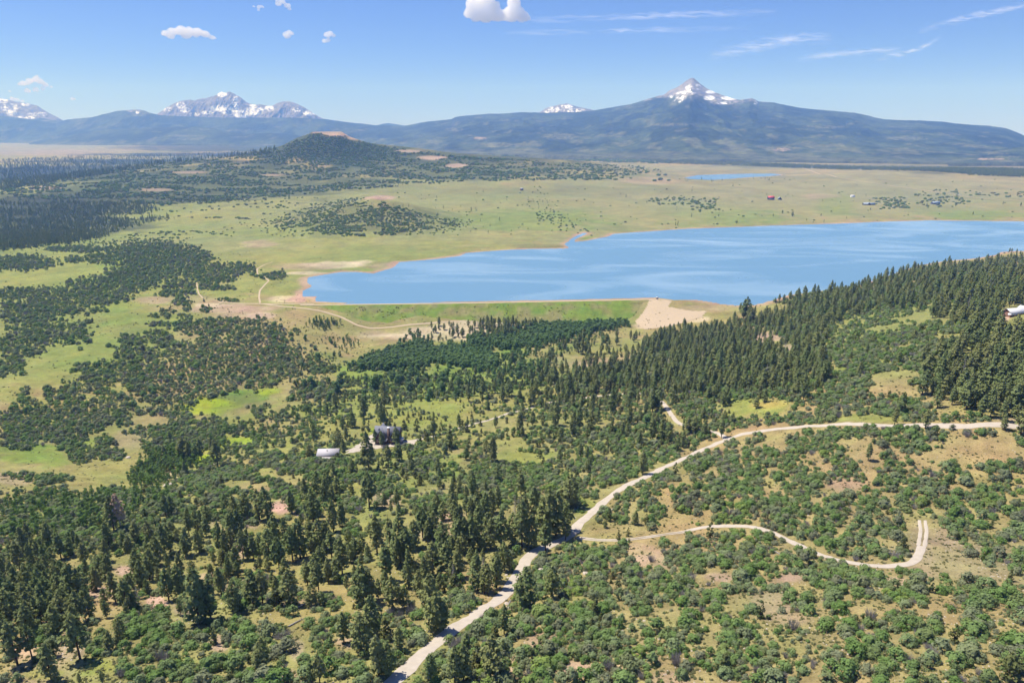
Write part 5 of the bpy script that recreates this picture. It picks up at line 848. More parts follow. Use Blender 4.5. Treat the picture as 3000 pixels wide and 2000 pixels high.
# cottonwood belt, aspens, willows along the creek
zone([(1060,1060),(1100,1040),(1160,1020),(1255,1000),(1265,1055),(1200,1070),(1100,1070),(1020,1065)], 1400, ['cotton'], [1], .6, 1.1, .38)
zone([(1275,1020),(1330,1010),(1420,1030),(1460,1050),(1450,1070),(1350,1062),(1285,1050)], 1100, ['cotton'], [1], .6, 1.1, .38)
zone([(1370,990),(1500,965),(1600,940),(1800,925),(1840,945),(1700,970),(1580,1000),(1480,1010),(1380,1005)], 2200, ['cotton'], [1], .6, 1.1, .38)
zone([(1470,1040),(1550,1020),(1560,1045),(1490,1055)], 60, ['cotton'], [1], .6, .9, .4)
zone([(910,935),(985,925),(990,952),(920,955)], 90, ['aspen'], [1], .9, 1.1, .4); zone([(1140,1085),(1230,1070),(1225,1115),(1140,1110)], 60, ['cotton'], [1], .7, 1, .45); zone([(1285,1090),(1310,1080),(1310,1115),(1285,1115)], 12, ['cotton'], [1], .8, 1, .5)
zone([(390,1370),(450,1330),(560,1300),(590,1340),(520,1390),(430,1420),(380,1410)], 300, ['aspen'], [1], .9, 1.15, .4); zone([(0,1450),(200,1430),(330,1440),(460,1400),(520,1440),(300,1540),(0,1560)], 260, ['aspen', 'oak'], [1, .5], .8, 1.15, .45)
zone([(1540,1010),(1640,960),(1800,950),(1780,990),(1680,1010),(1640,1040),(1600,1060)], 220, ['willow', 'aspen', 'cotton'], [2, 1, .6], .8, 1.2, .5); zone([(1160,1000),(1220,970),(1260,980),(1250,1000),(1180,1015)], 60, ['cotton', 'willow'], [1, 1], .7, 1, .5)
zone([(1500,1070),(1600,1050),(1590,1100),(1450,1110)], 120, ['cotton', 'willow'], [1, 1], .7, 1.05, .5); zone([(820,940),(870,950),(1030,985),(1040,1030),(1000,1050)], 30, ['willow', 'cotton'], [1, 1], .7, 1, .6); zone([(1010,985),(1045,985),(1045,1020),(1000,1030)], 20, ['aspen'], [1], .8, 1, .5)
zone([(560,1310),(700,1230),(900,1180),(1000,1200),(900,1260),(700,1330),(600,1370)], 420, ['willow', 'oak', 'aspen'], [2, 2, .5], .8, 1.3, .5); zone([(180,1600),(500,1450),(560,1470),(300,1640)], 160, ['willow', 'oak'], [1, 1], .8, 1.2, .5)
ellipses(OAK_SPOTS, ['oak', 'snag', 'willow'], [1, .05, .05], .55, 1.55, .62, 3.2)
# green hillside on the right, mixed slopes in the middle and at the bottom
zone([(2420,960),(2560,930),(2700,930),(2850,930),(2900,980),(2800,1020),(2730,1090),(2700,1160),(2640,1195),(2300,1185),(2120,1150),(2330,1060),(2420,1010)], 3600, ['oak', 'juniper', 'willow', 'snag'], [1, .05, .12, .02], .8, 1.5, .55, noise=(60, .36, 1))
zone([(2480,920),(2700,885),(3000,870),(3000,960),(2850,960),(2700,930),(2500,935)], 900, ['oak', 'juniper'], [1, .1], .8, 1.4, .6, noise=(60, .40, 1)); zone([(2440,1040),(2700,960),(2850,950),(2780,1080),(2500,1120)], 26, ['pine'], [1], .6, .9, .8, lift=0)
CEN = [(880,1190),(1050,1130),(1300,1130),(1560,1090),(1900,1110),(2100,1180),(2130,1250),(1950,1340),(1700,1450),(1480,1480),(1200,1500),(880,1500)]
zone(CEN, 4200, ['oak', 'juniper', 'willow', 'snag'], [1, .22, .06, .015], .7, 1.4, .55, noise=(26, .46, .8)); zone(CEN, 1100, ['juniper', 'pine', 'cotton'], [1, .35, .06], .6, 1.5, .9, noise=(50, .4, 1))
zone([(1560,1110),(1940,1120),(2100,1160),(2100,1270),(1960,1340),(1780,1330),(1560,1250)], 1500, ['oak', 'juniper'], [1, .15], .8, 1.4, .55, noise=(40, .40, 1))
zone([(800,1000),(880,1040),(1000,1070),(1300,1090),(1560,1060),(1640,1090),(1560,1130),(1300,1160),(1000,1180),(900,1160),(820,1100)], 2600, ['willow', 'oak', 'cotton', 'juniper'], [1, 1.3, .25, .6], .8, 1.7, .6, noise=(40, .38, .7)); zone([(2010,1225),(2120,1250),(2150,1275),(2060,1268),(1990,1250)], 60, ['oak', 'juniper', 'pine'], [1, .5, .3], .8, 1.3, .6); zone([(1560,1140),(1900,1130),(1930,1165),(1760,1185),(1540,1210)], 120, ['pine', 'juniper', 'oak'], [.7, .5, 1], .7, 1.1, .8); zone([(1240,1080),(1600,1050),(1900,1150),(2000,1240),(1560,1200),(1250,1180)], 160, ['pine', 'cotton', 'aspen'], [1, .4, .4], .6, 1.05, .9, lift=0)
zone([(700,1200),(900,1180),(1000,1330),(900,1500),(560,1560),(300,1600),(0,1640),(0,1440),(300,1420),(560,1400)], 2200, ['oak', 'willow', 'juniper', 'snag'], [1, .15, .1, .02], .8, 1.3, .47, noise=(40, .44, 1))
zone([(0,1600),(600,1540),(1200,1500),(1480,1500),(1440,1700),(1200,1940),(1180,2010),(0,2010)], 1500, ['oak', 'juniper', 'willow', 'snag'], [1, .16, .08, .03], .55, 1.1, .62, noise=(18, .50, 1))
zone([(1560,1630),(1800,1600),(1830,2010),(1240,2010),(1340,1880),(1500,1760)], 1100, ['oak', 'juniper', 'snag'], [1, .05, .03], .6, 1.4, .6, noise=(16, .40, 1))
zone([(1800,1300),(3000,1270),(3000,2010),(1800,2010)], 1000, ['oak', 'snag'], [1, .06], .3, .6, .9, noise=(16, .50, 1))
zone([(800,930),(1100,1000),(1000,1060),(840,1000)], 60, ['juniper', 'oak'], [1, 1], .3, .6, .9); zone([(640,900),(960,930),(1000,1000),(700,1010)], 70, ['juniper', 'oak'], [1, .6], .3, .6, .9)
zone([(840,1000),(1000,1060),(900,1160),(800,1060)], 260, ['oak', 'juniper'], [1, .6], .5, 1.1, .7, noise=(40, .45, 1))
zone([(0,730),(700,730),(900,1000),(600,1200),(0,1200)], 160, ['oak', 'juniper'], [1, .3], .3, .8, 1)
zone([(1880,930),(1960,960),(2180,985),(2300,1000),(2350,1040),(2150,1010),(1900,1000)], 60, ['juniper', 'pine'], [1, .3], .4, .7, .9)
# far plants
zone([(780,655),(870,620),(960,592),(1010,578),(1060,580),(1100,592),(1150,602),(1240,625),(1330,645),(1340,660),(1200,680),(1060,690),(940,688),(820,668)], 2600, ['foak'], [1], .7, 1.3, .55, roads=False, noise=(60, .42, .5))
zone([(1190,640),(1400,640),(1340,680),(1180,690)], 120, ['foak'], [1], .6, 1.0, .6); zone([(1020,590),(1200,600),(1320,650),(1100,680),(950,650)], 60, ['fpine'], [1], .45, .75, .8)
BUT = [(0,545),(223,503),(446,480),(640,464),(826,434),(900,400),(925,390),(985,392),(1040,415),(1156,432),(1312,452),(1446,462),(1670,476),(1900,488),(1930,500),(1780,520),(1500,530),(1300,526),(1180,545),(1000,556),(700,590),(480,600),(300,580),(0,585)]
zone([(860,425),(905,398),(930,389),(1000,389),(1050,412),(1150,440),(1000,475),(820,460)], 1500, ['foak'], [1], 1.0, 2.0, .7, roads=False); zone(BUT, 15000, ['foak'], [1], .9, 2.3, .75, roads=False, noise=(130, .46, .45)); zone(BUT, 500, ['fpine'], [1], .5, .8, .8, roads=False)
zone([(500,590),(900,575),(1000,590),(760,640),(560,640),(480,620)], 160, ['foak'], [1], .9, 1.6, .5, noise=(200, .5, .4)); zone([(350,690),(560,668),(680,680),(640,705),(380,712)], 200, ['foak', 'oak'], [1, .5], .8, 1.2, .5, noise=(120, .5, .4))
zone([(640,665),(840,625),(900,690),(700,700)], 50, ['foak'], [1], .6, 1, .8); zone([(250,700),(520,715),(420,740),(200,735)], 160, ['oak'], [1], 1, 1.4, .5)
FOR = [(0,590),(120,575),(260,565),(420,575),(560,585),(690,590),(560,600),(420,598),(470,615),(400,630),(500,640),(420,655),(300,690),(200,712),(0,735)]
zone(FOR, 6500, ['fpine', 'foak'], [1, .5], .6, 1.2, 1.0, lift=0, roads=False, noise=(160, .40, .5)); zone([(0,690),(250,680),(330,690),(200,716),(0,728)], 900, ['fpine'], [1], .8, 1.15, .7, lift=0)
zone([(0,470),(300,456),(600,443),(800,436),(790,452),(500,478),(250,522),(0,560)], 3600, ['fpine'], [1], 1.1, 1.7, .8, lift=0, roads=False)
zone([(1880,470),(2100,474),(2300,482),(2500,490),(2700,493),(3000,497),(3000,516),(2850,510),(2700,502),(2450,498),(2200,488),(1950,480)], 6000, ['fpine'], [1], .9, 1.4, .8, lift=0, roads=False); zone([(2700,492),(3000,505),(3000,520),(2850,514)], 1200, ['fpine'], [1], 1, 1.4, .8, lift=0, roads=False)
zone([(1250,448),(1700,455),(2000,466),(1950,480),(1700,472),(1350,462)], 1800, ['foak'], [1], 2, 3.4, .5, roads=False, noise=(400, .46, .4))
zone([(1920,580),(2000,575),(2100,580),(2110,610),(2060,620),(2000,600),(1920,600)], 110, ['foak'], [1], 1.0, 1.8, .55, noise=None); zone([(2560,580),(2650,575),(2660,610),(2580,612)], 80, ['foak'], [1], 1.0, 1.9, .55); zone([(2680,570),(2830,575),(2830,605),(2700,608)], 60, ['foak'], [1], 1, 1.9, .6)
zone([(2690,555),(2780,555),(2940,565),(3000,560),(3000,580),(2700,570)], 60, ['foak'], [1], 1, 1.8, .6); zone([(1560,545),(1600,545),(1600,580),(1740,690),(1700,690),(1540,600)], 90, ['foak'], [1], .6, 1.1, .7); zone([(1560,620),(1620,630),(1625,655),(1580,650)], 26, ['foak'], [1], .8, 1.2, .6)
zone([(1100,560),(3000,520),(3000,640),(1100,700)], 220, ['foak', 'fpine'], [1, .25], .5, 1.2, 1); zone([(1990,520),(2300,512),(2340,528),(2000,530)], 60, ['foak', 'fpine'], [1, .4], .7, 1.2, .8); zone([(1930,505),(1960,505),(1960,530),(1930,530)], 5, ['foak'], [1], 2.5, 4, .3)
zone([(1280,480),(1900,500),(1850,525),(1400,530),(1250,540)], 900, ['foak'], [1], 1.3, 2.6, .5, roads=False, noise=(220, .5, .35))
for x, y, h in [(2321,634,18),(2292,626,13),(2265,635,10),(2405,633,7),(2550,615,7),(2715,603,9),(2990,605,14),(2938,600,9),(1690,645,6),(1895,595,7),(2980,575,13),(2850,630,10)]:
    X, Y, Z, ok = ground_at(x, y); ITEMS.append(('pine', X[0], Y[0], h/px_per_m(X, Y, Z)[0]/16))
zone([(900,812),(940,830),(930,850),(905,850)], 4, ['willow'], [1], 1.2, 2.2, .4); zone([(2920,742),(3000,738),(3000,760),(2900,765)], 16, ['pine', 'oak'], [1, 1], .6, .9, 1, lift=0)
# ---------------------------------------------------------------- stand them up
PROTO = {'pine': ('pine_tree', 'crown', 'trunk', PINES), 'juniper': ('juniper_tree', 'crown', 'trunk', JUNS), 'aspen': ('aspen_tree', 'crown', 'trunk', ASPS), 'cotton': ('cottonwood_tree', 'crown', 'trunk', COTS), 'dead': ('dead_pine', 'branches', 'trunk', DEADS), 'brown': ('dead_pine', 'crown', 'trunk', [(BROWN, DEADS[0][1])])}
SOLO = {'oak': ('oak_shrub', OAKS), 'willow': ('willow_bush', WILS), 'snag': ('dead_shrub', SNAGS)}
CATG = {'pine': ('tree', 'pines on the slopes below the reservoir'), 'juniper': ('tree', 'junipers dotted over the slopes'), 'aspen': ('tree', 'aspens in the creek groves'), 'cotton': ('tree', 'cottonwoods along the creek'), 'dead': ('dead tree', 'dead pines'), 'brown': ('dead tree', 'dead pines'),
  'oak': ('shrub', 'scrub oaks on the hillsides'), 'willow': ('bush', 'pale willows and bushes'), 'snag': ('dead shrub', 'bare grey dead shrubs')}
A = np.array([(i[1], i[2], i[3]) for i in ITEMS]); kinds_ = np.array([i[0] for i in ITEMS]); ZB = hgt(A[:, 0], A[:, 1]); ppx, ppy, dep = project(A[:, 0], A[:, 1], ZB); hpx = px_per_m(A[:, 0], A[:, 1], ZB)*np.array([HT[k] for k in kinds_])*A[:, 2]
inview = (ppx > 4) & (ppx < 2996) & (ppy < 1996+hpx*.4) & (ppy-hpx > 0)
rest = {}
def words_for(k, h, s, v):
    if k == 'pine': return ('tall ' if s > 1.05 else 'small ' if s < .72 else '')+['dense', 'broad', 'slim', 'wide', 'plain', 'narrow', 'bare stemmed'][v % 7]+' dark pine'
    if k == 'juniper': return ('large' if s > 1.1 else 'small' if s < .6 else 'middling')+' dark juniper'
    if k in ('aspen', 'cotton'): return ('tall ' if s > .98 else 'short ' if s < .86 else '')+[['full', 'broad', 'narrow', 'wide'], ['rounded', 'broad', 'narrow', 'wide']][k == 'cotton'][v % 4]+(' green aspen' if k == 'aspen' else ' dark cottonwood')
    if k == 'oak': return ('big' if s > 1.0 else 'small' if s < .65 else 'middling')+[' rounded', ' lumpy', ' low', ' wide'][v % 4]+' oak shrub'
    if k == 'willow': return 'pale soft willow bush'
    if k == 'snag': return 'bare grey dead shrub'
    if k == 'brown': return 'rusty brown dead pine'
    return 'bare grey dead pine'
for k in CATG:
    idx = np.nonzero(kinds_ == k)[0]; vis = idx[inview[idx]]; area = hpx[vis]*hpx[vis]*RAD[k]/HT[k]
    top = vis[np.argsort(-area)[:298]]; ts = set(top.tolist()); rest[k] = np.array([i for i in idx if i not in ts], int)
    for i in top[np.argsort(-hpx[top])]:
        s = float(A[i, 2]); rz = float(rng.uniform(0, 6.28)); v = int(rng.integers(0, 97)); loc = (float(A[i, 0]), float(A[i, 1]), float(ZB[i])-.1)
        lab = label_for(words_for(k, hpx[i], s, v), float(ppx[i]), float(ppy[i]-hpx[i]*.5)); cat, grp = CATG[k]
        sx = s*float(rng.uniform(.9, 1.12))
        if k in PROTO:
            nm, cn, tn, L_ = PROTO[k]; cm, tm = L_[v % len(L_)]
            o = empty(nm, loc, rz); o.scale = (sx, sx, s); obj(cn, cm, None, o); obj(tn, tm, None, o)
        else:
            nm, L_ = SOLO[k]; o = obj(nm, L_[v % len(L_)]); o.location = loc; o.rotation_euler = (0, 0, rz); o.scale = (sx, sx, s*float(rng.uniform(.85, 1.15)))
        tag(o, lab, cat, grp)
# everything beyond those: one object a kind, plants set on points
def gn_instances(name, meshes, X, Y, Z, S, label, sxy=1.0):
    n = len(X)
    if n == 0: return
    hold = bpy.data.collections.new(name+'_kinds')
    for j, m_ in enumerate(meshes):
        ob = bpy.data.objects.new(f'{name}_kind', m_); hold.objects.link(ob)
    me = bpy.data.meshes.new(name); me.vertices.add(n); me.vertices.foreach_set('co', np.stack([X, Y, Z], 1).astype(np.float32).ravel())
    a = me.attributes.new('pick', 'INT', 'POINT'); a.data.foreach_set('value', rng.integers(0, len(meshes), n).astype(np.int32))
    a = me.attributes.new('turn', 'FLOAT_VECTOR', 'POINT'); a.data.foreach_set('vector', np.stack([np.zeros(n), np.zeros(n), rng.uniform(0, 6.28, n)], 1).astype(np.float32).ravel())
    q = S*rng.uniform(.9, 1.15, n)*sxy; a = me.attributes.new('size', 'FLOAT_VECTOR', 'POINT'); a.data.foreach_set('vector', np.stack([q, q, S*rng.uniform(.85, 1.15, n)], 1).astype(np.float32).ravel())
    o = obj(name, me); ng = bpy.data.node_groups.new(name+'_on_points', 'GeometryNodeTree'); ng.interface.new_socket('Geometry', in_out='INPUT', socket_type='NodeSocketGeometry'); ng.interface.new_socket('Geometry', in_out='OUTPUT', socket_type='NodeSocketGeometry')
    N = ng.nodes; Lk = ng.links.new; gi = N.new('NodeGroupInput'); go = N.new('NodeGroupOutput'); ip = N.new('GeometryNodeInstanceOnPoints'); ci = N.new('GeometryNodeCollectionInfo'); ci.inputs['Collection'].default_value = hold
    ci.inputs['Separate Children'].default_value = True; ci.inputs['Reset Children'].default_value = True; ip.inputs['Pick Instance'].default_value = True
    def na(nm, ty):
        x = N.new('GeometryNodeInputNamedAttribute'); x.data_type = ty; x.inputs['Name'].default_value = nm; return x.outputs['Attribute']
    Lk(gi.outputs[0], ip.inputs['Points']); Lk(ci.outputs[0], ip.inputs['Instance']); Lk(na('pick', 'INT'), ip.inputs['Instance Index'])
    Lk(na('turn', 'FLOAT_VECTOR'), ip.inputs['Rotation']); Lk(na('size', 'FLOAT_VECTOR'), ip.inputs['Scale']); Lk(ip.outputs[0], go.inputs[0])
    md = o.modifiers.new('plants', 'NODES'); md.node_group = ng; tag(o, label, kind='stuff'); print(name, n)
def put(name, meshes, ids, label):
    ids = np.asarray(ids, int)
    if len(ids): gn_instances(name, meshes, A[ids, 0], A[ids, 1], ZB[ids]-.1, A[ids, 2], label)
# whole low detail plants for the masses: crown and stem in one
def fuse(pairs, name):
    out = []
    for c_, t_ in pairs:
        bm = bmesh.new(); bm.from_mesh(c_); k = len(bm.faces); bm.from_mesh(t_); bm.faces.ensure_lookup_table()
        for f_ in bm.faces[k:]: f_.material_index = 1
        m_ = bpy.data.meshes.new(name); bm.to_mesh(m_); bm.free(); m_.materials.append(c_.materials[0]); m_.materials.append(t_.materials[0]); out.append(m_)
    return out
put('pine_forest', fuse(PINES[:5], 'pine'), rest['pine'], 'dark pine woods covering the slopes by the reservoir')
put('oak_scrub', OAKS, rest['oak'], 'grey green oak scrub in thickets over meadows and slopes')
put('juniper_scrub', fuse(JUNS[:3], 'juniper'), rest['juniper'], 'small dark junipers scattered through the scrub')
put('aspen_grove', fuse(ASPS[:3], 'aspen'), rest['aspen'], 'green aspen groves along the creek')
put('cottonwood_grove', fuse(COTS[:3], 'cottonwood'), rest['cotton'], 'dense dark cottonwoods below the dam')
put('willow_scrub', WILS, rest['willow'], 'pale willow scrub in the creek bottoms')
put('dead_scrub', SNAGS, rest['snag'], 'bare grey dead shrubs among the oaks')
put('far_pine_forest', F_PINE, np.nonzero(kinds_ == 'fpine')[0], 'distant dark pine forest in the canyon and at the mountain foot')
put('far_oak_scrub', F_OAK, np.nonzero(kinds_ == 'foak')[0], 'distant oak brush on the butte, mound and valley floor')
# low ground cover on the near slopes
gn_instances('dam_weeds', F_BUSH, DAMW[0], DAMW[1], DAMW[2], rng.uniform(.5, 1.6, len(DAMW[0])), 'low green weeds on the grassy face of the dam')
n = 30000; qx = rng.uniform(-60, 3060, n); qy = rng.uniform(1150, 2050, n)**1.0; X, Y, Z, ok = ground_at(qx, qy); ok &= clear_mask(X, Y, np.full(n, .6)) & (fbm(X/12, Y/12, 3, 95) > .40)
X, Y, Z = X[ok], Y[ok], Z[ok]; gn_instances('undergrowth', F_BUSH, X, Y, Z-.08, rng.uniform(.3, .95, len(X))**1.8, 'low scattered bushes and weeds on the near slopes')
n = 7000; qx = rng.uniform(-60, 3060, n); qy = rng.uniform(1250, 2050, n); X, Y, Z, ok = ground_at(qx, qy); ok &= clear_mask(X, Y, np.full(n, .6)) & (fbm(X/16, Y/16, 3, 98) > .5)
X, Y, Z = X[ok], Y[ok], Z[ok]; STN = bpy.data.meshes.new('stone'); _v, _f = ico(1); STN.from_pydata((_v*[1, .8, .55]).tolist(), [], _f.tolist()); STN.materials.append(M['rock']); gn_instances('loose_stones', [STN], X, Y, Z, rng.uniform(.12, .5, len(X)), 'loose pale stones lying on the bare slopes')
n = 9000; qx = rng.uniform(-60, 3060, n); qy = rng.uniform(720, 1180, n); X, Y, Z, ok = ground_at(qx, qy); ok &= clear_mask(X, Y, np.full(n, 1.)) & (fbm(X/40, Y/40, 3, 96) > .5)
X, Y, Z = X[ok], Y[ok], Z[ok]; gn_instances('meadow_weeds', F_BUSH, X, Y, Z-.08, rng.uniform(.4, 1.5, len(X)), 'low weeds and tufts dotted over the meadows')
# ---------------------------------------------------------------- buildings
def cuboid(x0, y0, z0, x1, y1, z1):
    V = np.array([(x0,y0,z0),(x1,y0,z0),(x1,y1,z0),(x0,y1,z0),(x0,y0,z1),(x1,y0,z1),(x1,y1,z1),(x0,y1,z1)], float)
    return V, np.array([(0,3,2,1),(4,5,6,7),(0,1,5,4),(1,2,6,5),(2,3,7,6),(3,0,4,7)])
def part(name, shapes, mat, parent): V, Fc = join(shapes); return obj(name, mesh_np(name, V, Fc), mat, parent)
def slab(a, b, c, d, t=.22):             # roof plane from four corners with thickness
    P = np.array([a, b, c, d], float); n = np.cross(P[1]-P[0], P[3]-P[0]); n /= np.linalg.norm(n); n = n if n[2] > 0 else -n
    V = np.concatenate([P, P+n*t]); return V, np.array([(0,3,2,1),(4,5,6,7),(0,1,5,4),(1,2,6,5),(2,3,7,6),(3,0,4,7)])
def gable_roof(x0, x1, y0, y1, ze, zr, axis='x', o=.6):
    if axis == 'x':
        ym = (y0+y1)/2; k = (zr-ze)/((y1-y0)/2)
        return [slab((x0-o,y0-o,ze-k*o),(x1+o,y0-o,ze-k*o),(x1+o,ym,zr),(x0-o,ym,zr)), slab((x0-o,ym,zr),(x1+o,ym,zr),(x1+o,y1+o,ze-k*o),(x0-o,y1+o,ze-k*o))]
    xm = (x0+x1)/2; k = (zr-ze)/((x1-x0)/2)
    return [slab((x0-o,y0-o,ze-k*o),(x0-o,y1+o,ze-k*o),(xm,y1+o,zr),(xm,y0-o,zr)), slab((xm,y0-o,zr),(xm,y1+o,zr),(x1+o,y1+o,ze-k*o),(x1+o,y0-o,ze-k*o))]
def gable_wall(x0, x1, y0, y1, ze, zr, axis='x', zb=-3):
    b = cuboid(x0, y0, zb, x1, y1, ze)
    if axis == 'x':
        ym = (y0+y1)/2; V = np.array([(x0,y0,ze),(x0,y1,ze),(x0,ym,zr-.05),(x1,y0,ze),(x1,y1,ze),(x1,ym,zr-.05)], float); return [b, (V, np.array([(0,1,2,2),(3,5,4,4),(0,2,5,3),(1,4,5,2),(0,3,4,1)]))]
    xm = (x0+x1)/2; V = np.array([(x0,y0,ze),(x1,y0,ze),(xm,y0,zr-.05),(x0,y1,ze),(x1,y1,ze),(xm,y1,zr-.05)], float); return [b, (V, np.array([(0,1,2,2),(3,5,4,4),(0,2,5,3),(1,4,5,2),(0,3,4,1)]))]
M['dark_roof'] = plain('slate_roof', (.19, .20, .24), .75, .2, .2, 3); M['dark_wall'] = plain('dark_timber', (.10, .065, .055), .8, .2, .2, 2); M['stone'] = plain('chimney_stone', (.25, .17, .14), .9, .1, .35, 2.5)
M['metal_roof'] = plain('grey_metal_roof', (.46, .44, .46), .75, .25, .06, .8); M['white_roof'] = plain('white_metal_roof', (.62, .62, .64), .6, .3, .08, 1); M['red_roof'] = plain('red_roof', (.70, .10, .09), .5, .3, .1, 1)
M['window'] = plain('dark_glass', (.04, .05, .06), .08, .6, .1, 1); M['red_door'] = plain('red_brown_door', (.22, .05, .04), .6, .3, .1, 2); M['white'] = plain('white_paint', (.75, .75, .75), .6, .3, .05, 2); M['brown_wall'] = plain('brown_timber', (.20, .11, .08), .8, .2, .2, 2)
M['blue_roof'] = plain('blue_grey_roof', (.30, .36, .42), .5, .4, .08, 1); M['blue_wall'] = plain('dark_blue_wall', (.06, .06, .09), .8, .2, .1, 2)
def window(parent, x, z, w_, h_, y):
    f = part('window', [cuboid(x-w_/2-.08, y-.06, z-.08, x+w_/2+.08, y+.1, z), cuboid(x-w_/2-.08, y-.06, z+h_, x+w_/2+.08, y+.1, z+h_+.08), cuboid(x-w_/2-.08, y-.06, z, x-w_/2, y+.1, z+h_), cuboid(x+w_/2, y-.06, z, x+w_/2+.08, y+.1, z+h_)], M['white'], parent)
    part('pane', [cuboid(x-w_/2, y-.02, z, x+w_/2, y+.06, z+h_)], M['window'], f); return f
def base(i, name, rz, label, cat, up=0):
    o = empty(name, (float(bX[i]), float(bY[i]), float(bZ[i])+up), rz); tag(o, label, cat); return o
h = base(0, 'house', math.radians(-6), 'dark house with steep slate roofs, two front gables and a stone chimney', 'house', 1.2); h.scale = (1.35, 1.35, 1.35)
part('wall', gable_wall(-9, 8, -3.5, 4.5, 5.2, 10.4, 'x'), M['dark_wall'], h); part('roof', gable_roof(-9, 8, -3.5, 4.5, 5.2, 10.4, 'x', .7), M['dark_roof'], h)
for x0, x1, y0, zr in ((-7.2, -1.2, -6.2, 9.9), (2.2, 7.4, -5.6, 9.3)):
    part('wall', gable_wall(x0, x1, y0, -2.8, 4.8, zr, 'y'), M['dark_wall'], h); part('roof', gable_roof(x0, x1, y0, 1.2, 4.8, zr, 'y', .6), M['dark_roof'], h)
    for k in (-1, 1): window(h, (x0+x1)/2+k*1.1, 2.2, 1.1, 1.5, y0)
    window(h, (x0+x1)/2, 5.2, 1.2, 1.6, y0)
part('wall', gable_wall(-8.6, -3.6, 3.6, 8.2, 5.0, 9.4, 'y'), M['dark_wall'], h); part('roof', gable_roof(-8.6, -3.6, -1, 8.2, 5.0, 9.4, 'y', .5), M['dark_roof'], h)
ch_ = part('chimney', [cuboid(.4, -4.3, -3, 2.0, -2.9, 11.2)], M['stone'], h); part('chimney_cap', [cuboid(.2, -4.5, 11.2, 2.2, -2.7, 11.5)], M['white'], ch_)
pr = part('porch_roof', [slab((-2.6,-7.6,2.7),(.5,-7.6,2.7),(.5,-3.6,3.5),(-2.6,-3.6,3.5))], M['metal_roof'], h); part('post', [cuboid(-2.5,-7.4,-2,-2.3,-7.2,2.7)], M['brown_wall'], h); part('post', [cuboid(.2,-7.4,-2,.4,-7.2,2.7)], M['brown_wall'], h)
part('door', [cuboid(-1.6,-3.62,0,-.4,-3.4,2.2)], M['red_door'], h); part('porch_roof', [slab((8,-6,2.9),(11.4,-6,2.6),(11.4,-1,3.2),(8,-1,3.4))], M['metal_roof'], h); part('post', [cuboid(11,-5.8,-2,11.2,-5.6,2.7)], M['brown_wall'], h)
b = base(1, 'barn', math.radians(3), 'low barn with a plain grey metal roof and lean-to front', 'barn', .3)
part('wall', [cuboid(-8.5, -4.2, -3, 8.5, 5.2, 3.3)], M['dark_wall'], b); part('roof', [slab((-9.4,-4.6,3.4),(9.4,-4.6,3.4),(9.4,4.2,6.2),(-9.4,4.2,6.2), .2), slab((-9.4,4.2,6.2),(9.4,4.2,6.2),(9.4,6.2,4.6),(-9.4,6.2,4.6), .2)], M['metal_roof'], b)
part('lean_to_roof', [slab((-9.4,-7.6,1.9),(9.4,-7.6,1.9),(9.4,-4.9,2.7),(-9.4,-4.9,2.7), .15)], M['metal_roof'], b)
for x in (-8.6, -4.3, 0, 4.3, 8.6): part('post', [cuboid(x-.12,-7.0,-3,x+.12,-6.76,2.35)], M['brown_wall'], b)
part('flue', [cuboid(-1.2, 1.2, 4.6, -.6, 1.8, 6.3)], M['window'], b)
for x in (-5, 1.5): part('barn_door', [cuboid(x-1.5,-3.7,-1,x+1.5,-3.55,2.6)], M['brown_wall'], b)
h = base(2, 'lodge', math.radians(12), 'lodge with bright white metal roofs among the pines at the picture edge', 'house', -.5)
part('wall', gable_wall(-11, 9, -5, 5, 4, 7.4, 'x', -6), M['brown_wall'], h); part('roof', gable_roof(-11, 9, -5, 5, 4, 7.4, 'x', 1), M['white_roof'], h); part('wall', gable_wall(5, 15, -7, 3, 4.4, 8.6, 'y', -6), M['brown_wall'], h); part('roof', gable_roof(5, 15, -7, 5, 4.4, 8.6, 'y', .8), M['white_roof'], h)
part('porch_roof', [slab((-16,-6,2.4),(-6,-7,2.6),(-6,-4,3.6),(-13,-3,3.6))], M['white_roof'], h)
for x in (-8, -4, 0): window(h, x, 1, 1.6, 1.6, -5)
h = base(3, 'farmhouse', .1, 'far farmhouse with a bright red roof', 'house')
part('wall', gable_wall(-13, 13, -7, 7, 9, 13, 'x'), M['blue_wall'], h); part('roof', gable_roof(-13, 13, -7, 7, 9, 16, 'x', 1.6), M['red_roof'], h); part('porch_roof', [slab((-12,-11,5),(13,-11,5),(13,-7,6.5),(-12,-7,6.5))], M['blue_roof'], h)
h = base(4, 'shed', -.2, 'small dark gabled shed right of the red roofed farmhouse', 'shed')
part('wall', gable_wall(-8, 8, -7, 7, 4, 12, 'y'), M['blue_wall'], h); part('roof', gable_roof(-8, 8, -7, 7, 4, 12, 'y', 1), M['blue_roof'], h)
h = base(5, 'ranch_house', 0, 'long low ranch house with a pale blue roof beside trees', 'house')
part('wall', gable_wall(-24, 24, -7, 7, 4, 8, 'x'), M['blue_wall'], h); part('roof', gable_roof(-24, 24, -7, 7, 4, 9, 'x', 1.2), M['blue_roof'], h); part('wall', gable_wall(-12, 2, -13, 0, 4, 10, 'y'), M['blue_wall'], h); part('roof', gable_roof(-12, 2, -13, 0, 4, 10, 'y', 1), M['blue_roof'], h)
h = base(6, 'cottage', .15, 'distant grey blue cottage, farther right of the two by the orchard trees', 'house')
part('wall', gable_wall(-16, 16, -8, 8, 5, 9, 'x'), M['blue_wall'], h); part('roof', gable_roof(-16, 16, -8, 8, 5, 12, 'x', 1.2), M['blue_roof'], h)
h = base(7, 'cabin', .3, 'tiny lone cabin on the open far meadow beside the creek', 'cabin')
